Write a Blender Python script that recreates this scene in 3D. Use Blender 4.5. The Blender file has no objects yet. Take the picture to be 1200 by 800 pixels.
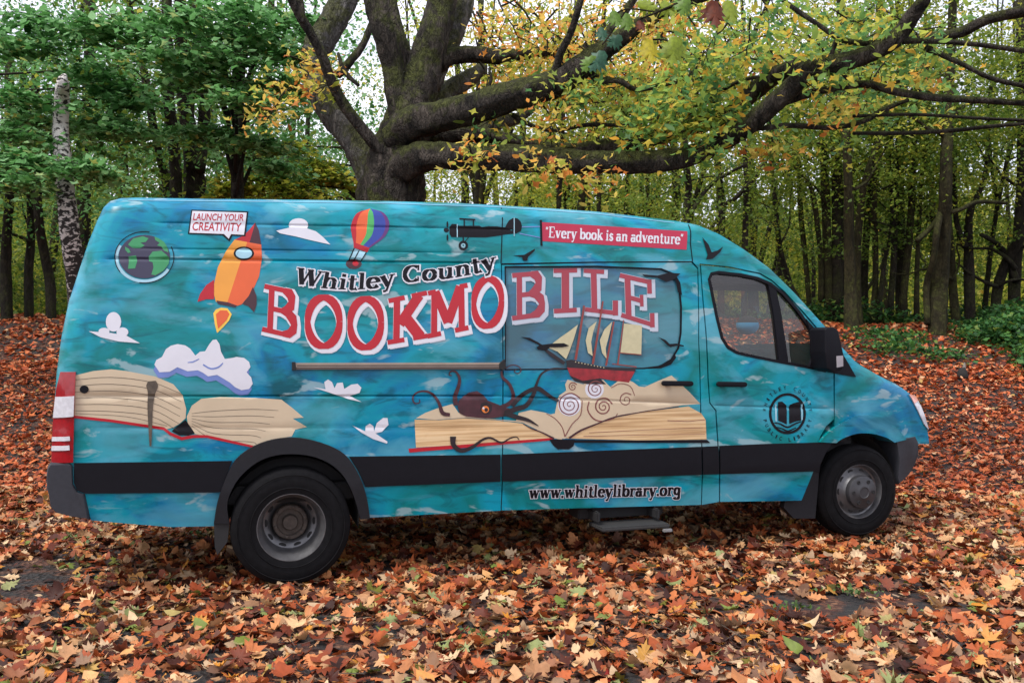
import bpy, bmesh, math, random
import numpy as np
from mathutils import Vector, Matrix
from mathutils.geometry import tessellate_polygon
random.seed(7); RNG = np.random.default_rng(11)
SC = bpy.context.scene; COL = SC.collection
FPX, CX, HY, CAMZ = 1033.0, 600.0, 405.0, 1.56      # focal length in photo pixels, centre column, horizon row, eye height

# ------------------------------------------------------------------ node helpers
def mat(name):
    m = bpy.data.materials.new(name); m.use_nodes = True
    nt = m.node_tree; b = nt.nodes['Principled BSDF']
    return m, nt, b
def N(nt, t, **kw):
    n = nt.nodes.new(t)
    for k, v in kw.items():
        if hasattr(n, k): setattr(n, k, v)
        else: n.inputs[k].default_value = v
    return n
def ramp(nt, fac, stops, interp='LINEAR'):
    r = nt.nodes.new('ShaderNodeValToRGB'); cr = r.color_ramp; cr.interpolation = interp
    while len(cr.elements) < len(stops): cr.elements.new(0.5)
    for e, (p, c) in zip(cr.elements, stops): e.position = p; e.color = (*c, 1) if len(c) == 3 else c
    nt.links.new(fac, r.inputs[0]); return r.outputs[0]
def mix(nt, fac, a, b, mode='MIX'):
    m = nt.nodes.new('ShaderNodeMix'); m.data_type = 'RGBA'; m.blend_type = mode
    for s, v in ((m.inputs[0], fac), (m.inputs[6], a), (m.inputs[7], b)):
        if hasattr(v, 'links'): nt.links.new(v, s)
        else: s.default_value = v if not isinstance(v, tuple) or len(v) == 4 else (*v, 1)
    return m.outputs[2]
def coords(nt, scale=(1,1,1), kind='Object'):
    t = nt.nodes.new('ShaderNodeTexCoord'); mp = nt.nodes.new('ShaderNodeMapping'); mp.inputs['Scale'].default_value = scale
    nt.links.new(t.outputs[kind], mp.inputs[0]); return mp.outputs[0]
def noise(nt, vec, scale, detail=4, dist=0.0, rough=0.55):
    n = nt.nodes.new('ShaderNodeTexNoise'); n.inputs['Scale'].default_value = scale; n.inputs['Detail'].default_value = detail
    n.inputs['Distortion'].default_value = dist; n.inputs['Roughness'].default_value = rough
    nt.links.new(vec, n.inputs['Vector']); return n.outputs[0]
def bump(nt, b, h, strength, dist):
    n = nt.nodes.new('ShaderNodeBump'); n.inputs['Strength'].default_value = strength; n.inputs['Distance'].default_value = dist
    nt.links.new(h, n.inputs['Height']); nt.links.new(n.outputs[0], b.inputs['Normal'])
def srgb(r, g, b):
    f = lambda c: (c/255/12.92) if c/255 <= .04045 else ((c/255+.055)/1.055)**2.4
    return (f(r), f(g), f(b))
_plain = {}
def plain(name, col, rough=.5, metal=0, spec=.5, grain=.12, gscale=9, coat=0):
    if name in _plain: return _plain[name]
    m, nt, b = mat(name); v = coords(nt)
    n = noise(nt, v, gscale, 5)
    c = ramp(nt, n, [(.3, tuple(x*(1-grain) for x in col)), (.7, tuple(min(1, x*(1+grain)) for x in col))])
    nt.links.new(c, b.inputs['Base Color']); b.inputs['Roughness'].default_value = rough; b.inputs['Metallic'].default_value = metal
    b.inputs['Specular IOR Level'].default_value = spec; b.inputs['Coat Weight'].default_value = coat
    _plain[name] = m; return m

# ------------------------------------------------------------------ object helpers
def tag(o, label=None, cat=None, group=None, kind=None):
    if label: o['label'] = label
    if cat: o['category'] = cat
    if group: o['group'] = group
    if kind: o['kind'] = kind
    return o
def empty(name, loc=(0,0,0), rz=0):
    o = bpy.data.objects.new(name, None); COL.objects.link(o); o.location = loc; o.rotation_euler = (0,0,rz); o.empty_display_size = .2
    return o
def link(name, me, mats, parent=None, smooth=True):
    for m in (mats if isinstance(mats, (list, tuple)) else [mats]): me.materials.append(m)
    if smooth: me.polygons.foreach_set('use_smooth', [True]*len(me.polygons))
    o = bpy.data.objects.new(name, me); COL.objects.link(o)
    if parent: o.parent = parent
    return o
def from_bm(name, bm, mats, parent=None, smooth=True, norm=True):
    if norm: bmesh.ops.recalc_face_normals(bm, faces=bm.faces)
    me = bpy.data.meshes.new(name); bm.to_mesh(me); bm.free()
    o = link(name, me, mats, parent, smooth)
    return o
def sharp(o, ang=40):
    me = o.data; bm = bmesh.new(); bm.from_mesh(me); a = math.radians(ang)
    for e in bm.edges:
        if len(e.link_faces) == 2 and e.calc_face_angle(0) > a: e.smooth = False
    bm.to_mesh(me); bm.free(); return o
def arr_mesh(name, verts, faces_flat, counts, attr=None, mi=None):
    """big mesh from numpy arrays; counts = verts per face"""
    me = bpy.data.meshes.new(name); nv = len(verts); nf = len(counts)
    me.vertices.add(nv); me.vertices.foreach_set('co', np.asarray(verts, np.float32).ravel())
    me.loops.add(len(faces_flat)); me.loops.foreach_set('vertex_index', np.asarray(faces_flat, np.int32))
    me.polygons.add(nf); st = np.concatenate([[0], np.cumsum(counts)[:-1]]).astype(np.int32)
    me.polygons.foreach_set('loop_start', st); me.polygons.foreach_set('loop_total', np.asarray(counts, np.int32))
    if mi is not None: me.polygons.foreach_set('material_index', np.asarray(mi, np.int32))
    if attr is not None:
        a = me.attributes.new('rnd', 'FLOAT', 'POINT'); a.data.foreach_set('value', np.asarray(attr, np.float32))
    me.update(calc_edges=True); me.validate(); return me

# ------------------------------------------------------------------ terrain
def G(x, y):
    x = np.asarray(x, float); y = np.asarray(y, float)
    t = np.clip((y-9.2)/12.5, 0, 1); g = 2.28*t*t*(3-2*t)
    side = np.clip((x-3.0)/8, 0, 1)*np.clip((y-10)/8, 0, 1)
    g = g - .22*side - .04
    g = g + np.clip(y-22, 0, 200)*.012
    g = g + (.03*np.sin(x*1.1+y*.7)+.02*np.sin(x*2.3-y*1.9))*np.clip((np.hypot(x-1, y-7.5)-4)/3, 0, 1)
    return g
def ray(px, py, d): return Vector(((px-CX)/FPX*d, d, CAMZ+(HY-py)/FPX*d))
def dist_at(px, py):
    for d in np.arange(9.5, 60, .1):
        p = ray(px, py, d)
        if p.z <= float(G(p.x, p.y)) + .001: return float(d)
        # keep walking
    return 22.0

# ------------------------------------------------------------------ van frame
YAW = math.radians(17); VC, VS = math.cos(YAW), math.sin(YAW); VO = Vector((-1.459, 5.84, 0)); WID = 2.02
CL = ((-VO.x)*VC + (-VO.y)*VS, -(-VO.x)*VS + (-VO.y)*VC)          # camera in van coordinates
def uy(px, py, y):
    dx, dy, dz = (px-CX)/FPX, 1.0, (HY-py)/FPX
    lx, ly = dx*VC+dy*VS, -dx*VS+dy*VC
    t = (y-CL[1])/ly
    return CL[0]+lx*t, CAMZ+dz*t
def base_inset(X, Z):
    X = np.asarray(X, float); Z = np.asarray(Z, float)
    t = np.clip((Z-1.3)/1.15, 0, 1.4); a = .10*t**1.6
    a = a + np.clip(.62-Z, 0, .4)*.12
    a = a + .30*(np.clip(X-3.7, 0, 3)/1.9)**2.2
    a = a + .05*np.clip(-1.0-X, 0, 1)**2
    return a
RR = .13
OUT_PX = [(57,600),(59,560),(60.5,541),(63,490),(66.5,436),(72,395),(80,355),(92,318),(103,285),(113,260),(121,243),(129,235.5),(142,232),(160,231.5),
 (250,233),(350,234),(450,235.5),(540,238),(585,240.5),(650,244.5),(700,248),(745,253),(790,258.5),(815,263),(840,273),(870,291),(900,313),(928,340),(950,364),(968,384),
 (984,404),(1003,424),(1028,439),(1050,450),(1066,461),(1078,480),(1086,500),(1089,520),(1088,560)]
def fix(px, py, extra=0.0):
    y = .05
    for _ in range(5):
        X, Z = uy(px, py, y); y = float(base_inset(X, Z))+extra
    return X, Z
OUTLINE = [fix(px, py, RR) for px, py in OUT_PX]
_oa = np.array(OUTLINE[:-1]); _ob = np.array(OUTLINE[1:])
def edge_d(X, Z):
    p = np.stack([np.ravel(X), np.ravel(Z)], 1)[:, None, :]; ab = (_ob-_oa)[None]
    t = np.clip(((p-_oa)*ab).sum(2)/np.maximum((ab**2).sum(2), 1e-9), 0, 1)
    return np.sqrt((((_oa+t[..., None]*ab)-p)**2).sum(2)).min(1).reshape(np.shape(X))
# pressed grooves of the panels: end points in the photo, depth, half width
GRV_PX = [(120,303,586,308.5,.011,.013),(150,291,586,297,.005,.012),(180,261,600,269,.006,.014),(88,464,586,464,.010,.012),(588,464.5,820,473,.009,.012),(834,475,976,479,.007,.014),
 (110,501,586,501,.004,.02)]
GRV = []
for a in GRV_PX:
    p, q = fix(a[0], a[1]), fix(a[2], a[3]); GRV.append((p, q, a[4], a[5]))
def inset(X, Z):
    X = np.asarray(X, float); Z = np.asarray(Z, float)
    r = base_inset(X, Z); d = edge_d(X, Z)
    k = np.clip(RR-d, 0, RR); r = r + (RR-np.sqrt(np.maximum(RR*RR-k*k, 0)))
    for (p, q, dep, hw) in GRV:
        t = (X-p[0])/(q[0]-p[0]); zc = p[1]+(q[1]-p[1])*t
        w = np.clip(1-np.abs(Z-zc)/hw, 0, 1); f = np.clip(np.minimum(t, 1-t)*(q[0]-p[0])/.05, 0, 1)
        r = r + dep*w*f
    return r
def un(px, py):
    y = .03
    for _ in range(6):
        X, Z = uy(px, py, y); y = float(inset(X, Z))
    return X, Z
def un_fast(pts):
    """vectorised unprojection of photo points to the curved side of the van"""
    P = np.array(pts, float); y = np.full(len(P), .03)
    dx = (P[:,0]-CX)/FPX; dz = (HY-P[:,1])/FPX; lx = dx*VC+VS; ly = -dx*VS+VC
    for _ in range(6):
        t = (y-CL[1])/ly; X = CL[0]+lx*t; Z = CAMZ+dz*t; y = base_inset(X, Z)
        d = edge_d(X, Z); k = np.clip(RR-d, 0, RR); y = y + (RR-np.sqrt(np.maximum(RR*RR-k*k, 0)))
    return np.stack([X, Z], 1)
def grid_cut(bm, step, grooves=True):
    xs = [v.co.x for v in bm.verts]; zs = [v.co.z for v in bm.verts]
    if not xs: return
    def cut(co, no): bmesh.ops.bisect_plane(bm, geom=bm.verts[:]+bm.edges[:]+bm.faces[:], dist=1e-6, plane_co=co, plane_no=no)
    for k in range(math.ceil(min(xs)/step), math.floor(max(xs)/step)+1): cut((k*step,0,0), (1,0,0))
    for k in range(math.ceil(min(zs)/step), math.floor(max(zs)/step)+1): cut((0,0,k*step), (0,0,1))
    if grooves:
        for (p, q, dep, hw) in GRV:
            if max(xs) < p[0] or min(xs) > q[0] or max(zs) < min(p[1],q[1])-hw or min(zs) > max(p[1],q[1])+hw: continue
            no = Vector((-(q[1]-p[1]), 0, q[0]-p[0])).normalized()
            for o in (-hw, 0, hw): cut((p[0], 0, p[1]+o), no)
def skin(name, polys, mats, parent, off=0.0, step=.08, thick=0, grooves=True, smooth=True, raw=False, kgap=.00012):
    """polys: list of (rings, material index, extra offset); rings in photo pixels; laid on the curved body side.
    thick > 0 closes the sheet inwards into a solid plate"""
    bm = bmesh.new(); groups = {}
    for (rings, mi, lay) in polys: groups.setdefault((mi, lay), []).append(rings)
    total = bmesh.new(); me_parts = []
    for gi, ((mi, lay), rl) in enumerate(sorted(groups.items(), key=lambda t: (t[0][1], t[0][0]))):
        b = bmesh.new()
        for rings in rl:
            if not isinstance(rings[0][0], (tuple, list, np.ndarray)): rings = [rings]
            R = [un_fast(r) if not raw else np.array(r) for r in rings]
            flat = [Vector((p[0], p[1], 0)) for r in R for p in r]
            tris = [(0,1,2,3)] if (len(R) == 1 and len(flat) == 4 and convex(flat)) else ([(0,1,2)] if len(flat) == 3 else tessellate_polygon([[Vector((p[0], p[1], 0)) for p in r] for r in R]))
            vs = [b.verts.new((p.x, 0, p.y)) for p in flat]
            for t in tris:
                try: b.faces.new([vs[i] for i in t])
                except ValueError: pass
        bmesh.ops.remove_doubles(b, verts=b.verts, dist=1e-5) if thick else None
        grid_cut(b, step, grooves)
        b.verts.ensure_lookup_table()
        if b.verts:
            X = np.array([v.co.x for v in b.verts]); Z = np.array([v.co.z for v in b.verts]); Y = inset(X, Z)-off-lay
            for v, y in zip(b.verts, Y): v.co.y = y
        for f in b.faces:
            f.material_index = mi; f.normal_update()
            if f.normal.y > 0: f.normal_flip()
        if thick:
            bd = [e for e in b.edges if e.is_boundary]
            ex = bmesh.ops.extrude_edge_only(b, edges=bd)
            for v in [g for g in ex['geom'] if isinstance(g, bmesh.types.BMVert)]: v.co.y += thick
        tmp = bpy.data.meshes.new('tmp'); b.to_mesh(tmp); b.free(); bm.from_mesh(tmp); bpy.data.meshes.remove(tmp)
    me = bpy.data.meshes.new(name); bm.to_mesh(me); bm.free()
    o = link(name, me, mats, parent, smooth)
    return sharp(o, 35) if thick else o
def convex(f):
    s = 0
    for i in range(4):
        a, b, c = f[i], f[(i+1)%4], f[(i+2)%4]; z = (b.x-a.x)*(c.y-b.y)-(b.y-a.y)*(c.x-b.x)
        if s == 0: s = z
        elif s*z < 0: return False
    return True
def slab(name, poly, m, parent, y0=None, off=.01, thick=.05, bevel=0, raw=False, smooth=False):
    """solid plate: flat outline (photo pixels) at van depth y0, thick inwards"""
    if raw: P = poly
    else: P = [uy(px, py, y0) for px, py in poly]
    bm = bmesh.new(); vs = [bm.verts.new((x, y0, z)) for x, z in P]; f = bm.faces.new(vs)
    ex = bmesh.ops.extrude_face_region(bm, geom=[f])
    for v in [g for g in ex['geom'] if isinstance(g, bmesh.types.BMVert)]: v.co.y += thick
    if bevel: 
        bmesh.ops.recalc_face_normals(bm, faces=bm.faces)
        bmesh.ops.bevel(bm, geom=[e for e in bm.edges], offset=bevel, segments=3, affect='EDGES', profile=.5)
    o = from_bm(name, bm, m, parent, True); return sharp(o, 50)
def ell(cx, cy, rx, ry=None, n=20, a0=0, a1=360):
    ry = rx if ry is None else ry
    k = n if a1-a0 >= 360 else n+1
    return [(cx+rx*math.cos(math.radians(a0+(a1-a0)*i/n)), cy-ry*math.sin(math.radians(a0+(a1-a0)*i/n))) for i in range(k)]
def smooth_pts(pts, n=4):
    """Catmull-Rom through points (any dimension)"""
    P = [np.array(p, float) for p in pts]; P = [2*P[0]-P[1]]+P+[2*P[-1]-P[-2]]; out = []
    for i in range(1, len(P)-2):
        for k in range(n):
            t = k/n; a, b, c, d = P[i-1:i+3]
            out.append(tuple(.5*((2*b)+(-a+c)*t+(2*a-5*b+4*c-d)*t*t+(-a+3*b-3*c+d)*t**3)))
    out.append(tuple(P[-2])); return out
def stroke(pts, w=None, close=False):
    """quads of a line of given width(s) in pixels; pts (x,y) or (x,y,w)"""
    P = [(p[0], p[1]) for p in pts]; W = [p[2] if len(p) > 2 else w for p in pts]; n = len(P); L = []; R = []
    for i in range(n):
        if close: a, b = P[i-1], P[(i+1) % n]
        else: a, b = P[max(i-1, 0)], P[min(i+1, n-1)]
        tx, ty = b[0]-a[0], b[1]-a[1]; l = math.hypot(tx, ty) or 1; nx, ny = -ty/l, tx/l
        k = 1.0
        if 0 < i < n-1 or close:
            ux, uy_ = P[i][0]-P[i-1][0], P[i][1]-P[i-1][1]; ul = math.hypot(ux, uy_) or 1; k = 1/max(.45, abs((-uy_*nx+ux*ny)/ul))
        h = W[i]/2*k; L.append((P[i][0]+nx*h, P[i][1]+ny*h)); R.append((P[i][0]-nx*h, P[i][1]-ny*h))
    m = n if close else n-1
    return [[L[i], L[(i+1) % n], R[(i+1) % n], R[i]] for i in range(m)]
def cr(ox, oy, s, pts): return [(ox+p[0]*s, oy+p[1]*s) + tuple(q*s for q in p[2:]) for p in pts]
# ------------------------------------------------------------------ van materials
def wrap_material(name, dull=False):
    m, nt, b = mat(name); v = coords(nt, (1,1,1)); vs = coords(nt, (.75, 1, 2.6))
    n1 = noise(nt, v, 1.15, 4, .8, .5); base = ramp(nt, n1, [(.32, (.0,.085,.12)), (.42, (.0,.16,.33)), (.49, (.0,.25,.34)), (.56, (.0,.165,.165)), (.63, (.0,.21,.24)), (.70, (.001,.29,.42))])
    n2 = noise(nt, vs, 2.0, 6, 1.2); base = mix(nt, ramp(nt, n2, [(.48, (0,0,0)), (.68, (.65,.65,.65))]), base, (.003,.30,.36))
    n2b = noise(nt, vs, 4.0, 6, 1.6); base = mix(nt, ramp(nt, n2b, [(.50, (0,0,0)), (.66, (.6,.6,.6))]), base, (.001,.065,.085))
    n3 = noise(nt, coords(nt, (.7,1,1.7)), 2.0, 5, .7); base = mix(nt, ramp(nt, n3, [(.50, (0,0,0)), (.57, (.38,.38,.38)), (.70, (.8,.8,.8))]), base, (.09,.35,.46))
    n4 = noise(nt, coords(nt, (.8,1,2.0)), 3.4, 4, .6); base = mix(nt, ramp(nt, n4, [(.60, (0,0,0)), (.65, (.7,.7,.7))]), base, (.30,.42,.45))
    if dull:
        base = mix(nt, .5, base, (.09,.135,.165))
        b.inputs['Roughness'].default_value = .18
    else: b.inputs['Roughness'].default_value = .33
    nt.links.new(base, b.inputs['Base Color']); b.inputs['Specular IOR Level'].default_value = .3
    w = noise(nt, v, 2.0, 2); bump(nt, b, w, .05, .05)
    return m
WRAP = wrap_material('printed_wrap'); WRAPW = wrap_material('window_film', True)
BLK = plain('black_plastic', (.006,.006,.009), .6, spec=.15, gscale=30); DARK = plain('dark_void', (.012,.012,.013), .8)
GREYP = plain('grey_plastic', (.013,.0135,.017), .65, spec=.25, gscale=40); ROOF = plain('roof_paint', (.10,.17,.20), .5)
BUMPM = plain('bumper_plastic', srgb(52,54,60), .65, spec=.3, gscale=40)
RUBBER = plain('tyre_rubber', (.006,.006,.007), .8, spec=.12, gscale=25, grain=.3)
STEEL = plain('wheel_steel', (.13,.13,.135), .45, .6, gscale=20, grain=.25); HUBM = plain('rusty_hub', (.07,.055,.045), .7, .2, gscale=30, grain=.4)
CAPM = plain('hub_grey', (.04,.04,.044), .5, .3); SILV = plain('silver_metal', (.5,.5,.5), .3, .8)
RED = plain('letter_red', srgb(172,12,32), .4, grain=.05); REDW = plain('film_red', srgb(150,48,62), .35, grain=.05)
WHT = plain('print_white', srgb(208,208,216), .4, grain=.03); WHTW = plain('film_white', srgb(176,184,196), .35, grain=.05)
INK = plain('print_black', (.006,.005,.008), .45, spec=.2); LILAC = plain('cloud_shade', srgb(105,125,185), .4)
CRM = plain('page_cream', srgb(196,178,150), .45, grain=.06, gscale=5)
GOLD = plain('rocket_gold', srgb(222,150,55), .4, grain=.04); ORG = plain('rocket_orange', srgb(214,92,44), .4, grain=.04)
DRED = plain('dark_maroon', srgb(62,26,36), .4); YEL = plain('flame_yellow', srgb(235,190,70), .4)
GRN = plain('land_green', srgb(52,140,88), .4, grain=.06); NAVY = plain('globe_navy', srgb(50,48,72), .4, grain=.06)
BLU = plain('balloon_blue', srgb(40,62,150), .4); PUR = plain('balloon_purple', srgb(90,40,110), .4); BGRN = plain('balloon_green', srgb(70,165,90), .4)
LTEAL = plain('pale_teal', srgb(150,190,205), .4); SAIL = plain('sail_cloth', srgb(186,178,142), .4, grain=.08, gscale=20); SAILR = plain('mast_red', srgb(128,52,44), .4)
OCT = plain('octopus_skin', srgb(66,30,38), .45, grain=.45, gscale=14); OCD = plain('tentacle_dark', srgb(32,20,26), .45, grain=.4, gscale=14)
SWIRL = plain('swirl_line', srgb(120,66,62), .45); EYE = plain('octopus_eye', srgb(215,120,50), .3); BMK = plain('bookmark_brown', srgb(84,74,62), .5, grain=.4, gscale=30)
HULL = plain('ship_hull', srgb(140,30,38), .4, grain=.35, gscale=18)
def pages():
    m, nt, b = mat('page_edges'); v = coords(nt, (.5,1,22)); n = noise(nt, v, 3, 5, .2)
    nt.links.new(ramp(nt, n, [(.3, srgb(160,122,80)), (.5, srgb(206,172,126)), (.7, srgb(224,198,156))]), b.inputs['Base Color']); b.inputs['Roughness'].default_value = .45
    return m
PAGE = pages()
def lens_mat(name, col, rough=.12):
    m, nt, b = mat(name); v = coords(nt); n = noise(nt, v, 40, 2)
    nt.links.new(ramp(nt, n, [(.3, tuple(c*.8 for c in col)), (.7, col)]), b.inputs['Base Color']); b.inputs['Roughness'].default_value = rough; b.inputs['Coat Weight'].default_value = .6
    return m
LRED = lens_mat('lamp_red', srgb(150,6,20)); LWHT = lens_mat('lamp_clear', (.62,.62,.66)); LAMB = lens_mat('lamp_amber', srgb(226,150,130))
def glass(name, tint):
    m, nt, b = mat(name); nt.nodes.remove(b); out = nt.nodes['Material Output']
    tr = N(nt, 'ShaderNodeBsdfTransparent'); tr.inputs[0].default_value = (*tint, 1)
    gl = N(nt, 'ShaderNodeBsdfGlossy'); gl.inputs['Roughness'].default_value = .03; gl.inputs[0].default_value = (.9,.9,.9,1)
    v = coords(nt); n = noise(nt, v, 3, 2); df = N(nt, 'ShaderNodeBsdfDiffuse'); df.inputs[0].default_value = (.27,.245,.21,1)  # tan haze of the pane put in as a diffuse share
    lw = N(nt, 'ShaderNodeLayerWeight'); lw.inputs[0].default_value = .5; fr = ramp(nt, lw.outputs['Facing'], [(0, (.05,.05,.05)), (.6, (.09,.09,.09)), (1, (.8,.8,.8))])
    m1 = N(nt, 'ShaderNodeMixShader'); nt.links.new(ramp(nt, n, [(.3, (.05,.05,.05)), (.7, (.10,.10,.10))]), m1.inputs[0]); nt.links.new(tr.outputs[0], m1.inputs[1]); nt.links.new(df.outputs[0], m1.inputs[2])
    m2 = N(nt, 'ShaderNodeMixShader'); nt.links.new(fr, m2.inputs[0]); nt.links.new(m1.outputs[0], m2.inputs[1]); nt.links.new(gl.outputs[0], m2.inputs[2])
    nt.links.new(m2.outputs[0], out.inputs[0]); return m
GLASS = glass('window_glass', (.78,.78,.74))
DGLASS = lens_mat('dark_windscreen', (.015,.018,.02), .06)

# ------------------------------------------------------------------ lettering: drawn serif glyphs, cap height 1
T, t_ = .19, .075
def EL(cx, cy, rx, ry, a0=0, a1=360, n=16, T=T, t=t_):
    o = []
    for i in range(n+1):
        a = math.radians(a0+(a1-a0)*i/n); o.append((cx+rx*math.cos(a), cy+ry*math.sin(a), t+(T-t)*abs(math.cos(a))))
    return o
def S(x, y0, y1, w=T): return [(x, y0, w), (x, y1, w)]
def H(x0, x1, y, w=t_): return [(x0, y, w), (x1, y, w)]
def D(x0, y0, x1, y1, w): return [(x0, y0, w), (x1, y1, w)]
XH = .66
GL = {
'h': (.84, [S(.2,.04,1), H(.04,.36,.037), H(.04,.2,.963), EL(.41,.42,.21,.21,180,0,8), S(.62,.04,.42), H(.46,.78,.037)]),
'n': (.84, [S(.2,.04,XH), H(.04,.36,.037), H(.04,.2,XH-.037), EL(.41,.42,.21,.21,180,0,8), S(.62,.04,.42), H(.46,.78,.037)]),
'u': (.84, [S(.2,.22,XH), H(.04,.2,XH-.037), EL(.41,.23,.21,.2,180,360,8), S(.62,0,XH), H(.46,.62,XH-.037), H(.62,.78,.037)]),
'i': (.42, [S(.2,.04,XH), H(.03,.38,.037), H(.04,.2,XH-.037), S(.2,.76,.94,.19)]),
't': (.5, [S(.22,.12,.86), H(.03,.44,XH-.037), EL(.36,.14,.14,.11,180,320,6)]),
'l': (.42, [S(.2,.04,1), H(.03,.38,.037), H(.04,.2,.963)]),
'e': (.68, [EL(.35,.33,.25,.3,0,325,16), H(.12,.6,.36)]),
'y': (.74, [D(.14,XH,.38,.02,.19), D(.63,XH,.28,-.26,.08), H(0,.3,XH-.037), H(.48,.76,XH-.037), H(.12,.28,-.25,.13)]),
'o': (.72, [EL(.36,.33,.26,.3)]), 'c': (.62, [EL(.35,.33,.25,.3,45,315,14)]),
'r': (.58, [S(.2,.04,XH), H(.04,.38,.037), H(.04,.2,XH-.037), EL(.38,.45,.18,.17,180,60,6), S(.5,.5,.66,.13)]),
'w': (1.02, [D(.14,XH,.32,.03,.18), D(.32,.03,.5,XH,.07), D(.5,XH,.68,.03,.18), D(.68,.03,.88,XH,.07), H(0,.28,XH-.037), H(.38,.62,XH-.037), H(.76,1.0,XH-.037)]),
'v': (.74, [D(.14,XH,.37,.02,.19), D(.37,.02,.6,XH,.08), H(0,.3,XH-.037), H(.48,.74,XH-.037)]),
'b': (.76, [S(.17,.02,1), H(.02,.17,.963), EL(.43,.33,.24,.3)]),
'd': (.76, [S(.57,.02,1), H(.42,.57,.963), H(.57,.73,.037), EL(.31,.33,.24,.3)]),
'a': (.68, [S(.5,.04,.45), H(.5,.66,.037), EL(.32,.45,.18,.18,20,160,6), EL(.3,.2,.2,.18,0,360,12)]),
'k': (.8, [S(.2,.04,1), H(.04,.36,.037), H(.04,.2,.963), D(.6,XH,.26,.28,.08), D(.36,.38,.66,.04,.18), H(.46,.74,XH-.037), H(.5,.8,.037)]),
's': (.56, [[(.47,.5,.09),(.4,.6,.1),(.25,.62,.12),(.12,.5,.15),(.22,.37,.17),(.38,.28,.17),(.46,.15,.15),(.34,.04,.12),(.17,.05,.1),(.08,.18,.09)]]),
'g': (.72, [EL(.34,.36,.22,.26,0,360,14), S(.56,-.12,.62), EL(.34,-.1,.22,.16,0,-170,8)]),
'.': (.3, [S(.14,.0,.17,.18)]), ' ': (.34, []), '\u201c': (.42, [D(.12,.95,.1,.72,.1), D(.28,.95,.26,.72,.1)]), '\u201d': (.42, [D(.14,.95,.1,.72,.1), D(.3,.95,.26,.72,.1)]),
'W': (1.3, [D(.17,1,.42,.03,.2), D(.42,.03,.64,1,.08), D(.64,1,.9,.03,.2), D(.9,.03,1.14,1,.08), H(0,.34,.963), H(.5,.8,.963), H(1.0,1.28,.963)]),
'C': (.92, [EL(.46,.5,.36,.46,50,310,16), S(.74,.66,.98,.08), S(.74,.03,.28,.08)]),
'E': (.86, [S(.2,.04,.96), H(.04,.72,.963), H(.04,.76,.037), H(.2,.56,.5), S(.7,.74,.98,.08), S(.74,.02,.28,.08)]),
}
b_ = .115  # slab capitals of the big word, box 1 x 1
def SL(c):
    T2, h = .165, .10
    B = {'B': [S(.22,.05,.95,T2), H(.0,.3,.945,h), H(.0,.3,.055,h), H(.28,.58,.945,h), H(.28,.55,.52,h), H(.28,.6,.055,h),
               [(.57,.945,h),(.72,.92,.15),(.8,.84,T2),(.81,.74,T2),(.77,.63,.17),(.66,.55,.14),(.54,.52,h)], [(.54,.52,h),(.72,.5,.14),(.84,.42,T2),(.9,.29,T2),(.86,.16,T2),(.75,.08,.14),(.58,.055,h)]],
         'O': [EL(.5,.5,.43,.455,0,360,28,.15,.11)],
         'K': [S(.22,.05,.95,T2), H(0,.42,.945,h), H(0,.42,.055,h), D(.8,.93,.3,.4,.16), D(.42,.55,.82,.06,.19), H(.6,1,.945,h), H(.64,1,.055,h)],
         'M': [S(.16,.05,.95,.15), S(.84,.05,.95,.15), H(0,.2,.945,h), H(.8,1,.945,h), H(0,.33,.055,h), H(.67,1,.055,h), D(.18,.95,.5,.25,.16), D(.5,.25,.82,.95,.16)],
         'I': [S(.5,.05,.95,.27), H(.08,.92,.945,h), H(.08,.92,.055,h)],
         'L': [S(.28,.05,.95,T2), H(0,.58,.945,h), H(0,.97,.055,h), S(.9,.0,.33,.15)],
         'E': [S(.22,.05,.95,T2), H(0,.88,.945,h), H(0,.95,.055,h), H(.22,.62,.5,h), S(.62,.38,.63,.1), S(.86,.7,1,.13), S(.92,.0,.3,.13)]}
    return B[c]
def bil(q, u, v):   # q: TL TR BR BL, v up
    a = [(1-v)*((1-u)*q[3][k]+u*q[2][k])+v*((1-u)*q[0][k]+u*q[1][k]) for k in (0, 1)]
    return a[0], a[1]
def big_letter(c, q, dx=0, dy=0, grow=0):
    w = math.dist(q[0], q[1]); h = math.dist(q[0], q[3]); out = []
    for st in SL(c):
        P = [bil(q, p[0], p[1]) for p in st]; W = []
        for i, p in enumerate(st):
            a, b = st[max(i-1, 0)], st[min(i+1, len(st)-1)]; tx, ty = (b[0]-a[0])*w, (b[1]-a[1])*h; l = math.hypot(tx, ty) or 1
            k = abs(ty/l)*w*1.0+abs(tx/l)*h; W.append(p[2]*k+grow)
        if grow and c != 'O':
            for e, f in ((0, 1), (-1, -2)):
                vx, vy = P[e][0]-P[f][0], P[e][1]-P[f][1]; l = math.hypot(vx, vy) or 1; P[e] = (P[e][0]+vx/l*grow/2, P[e][1]+vy/l*grow/2)
        out.append([(x+dx, y+dy, w_) for (x, y), w_ in zip(P, W)])
    return out
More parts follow.
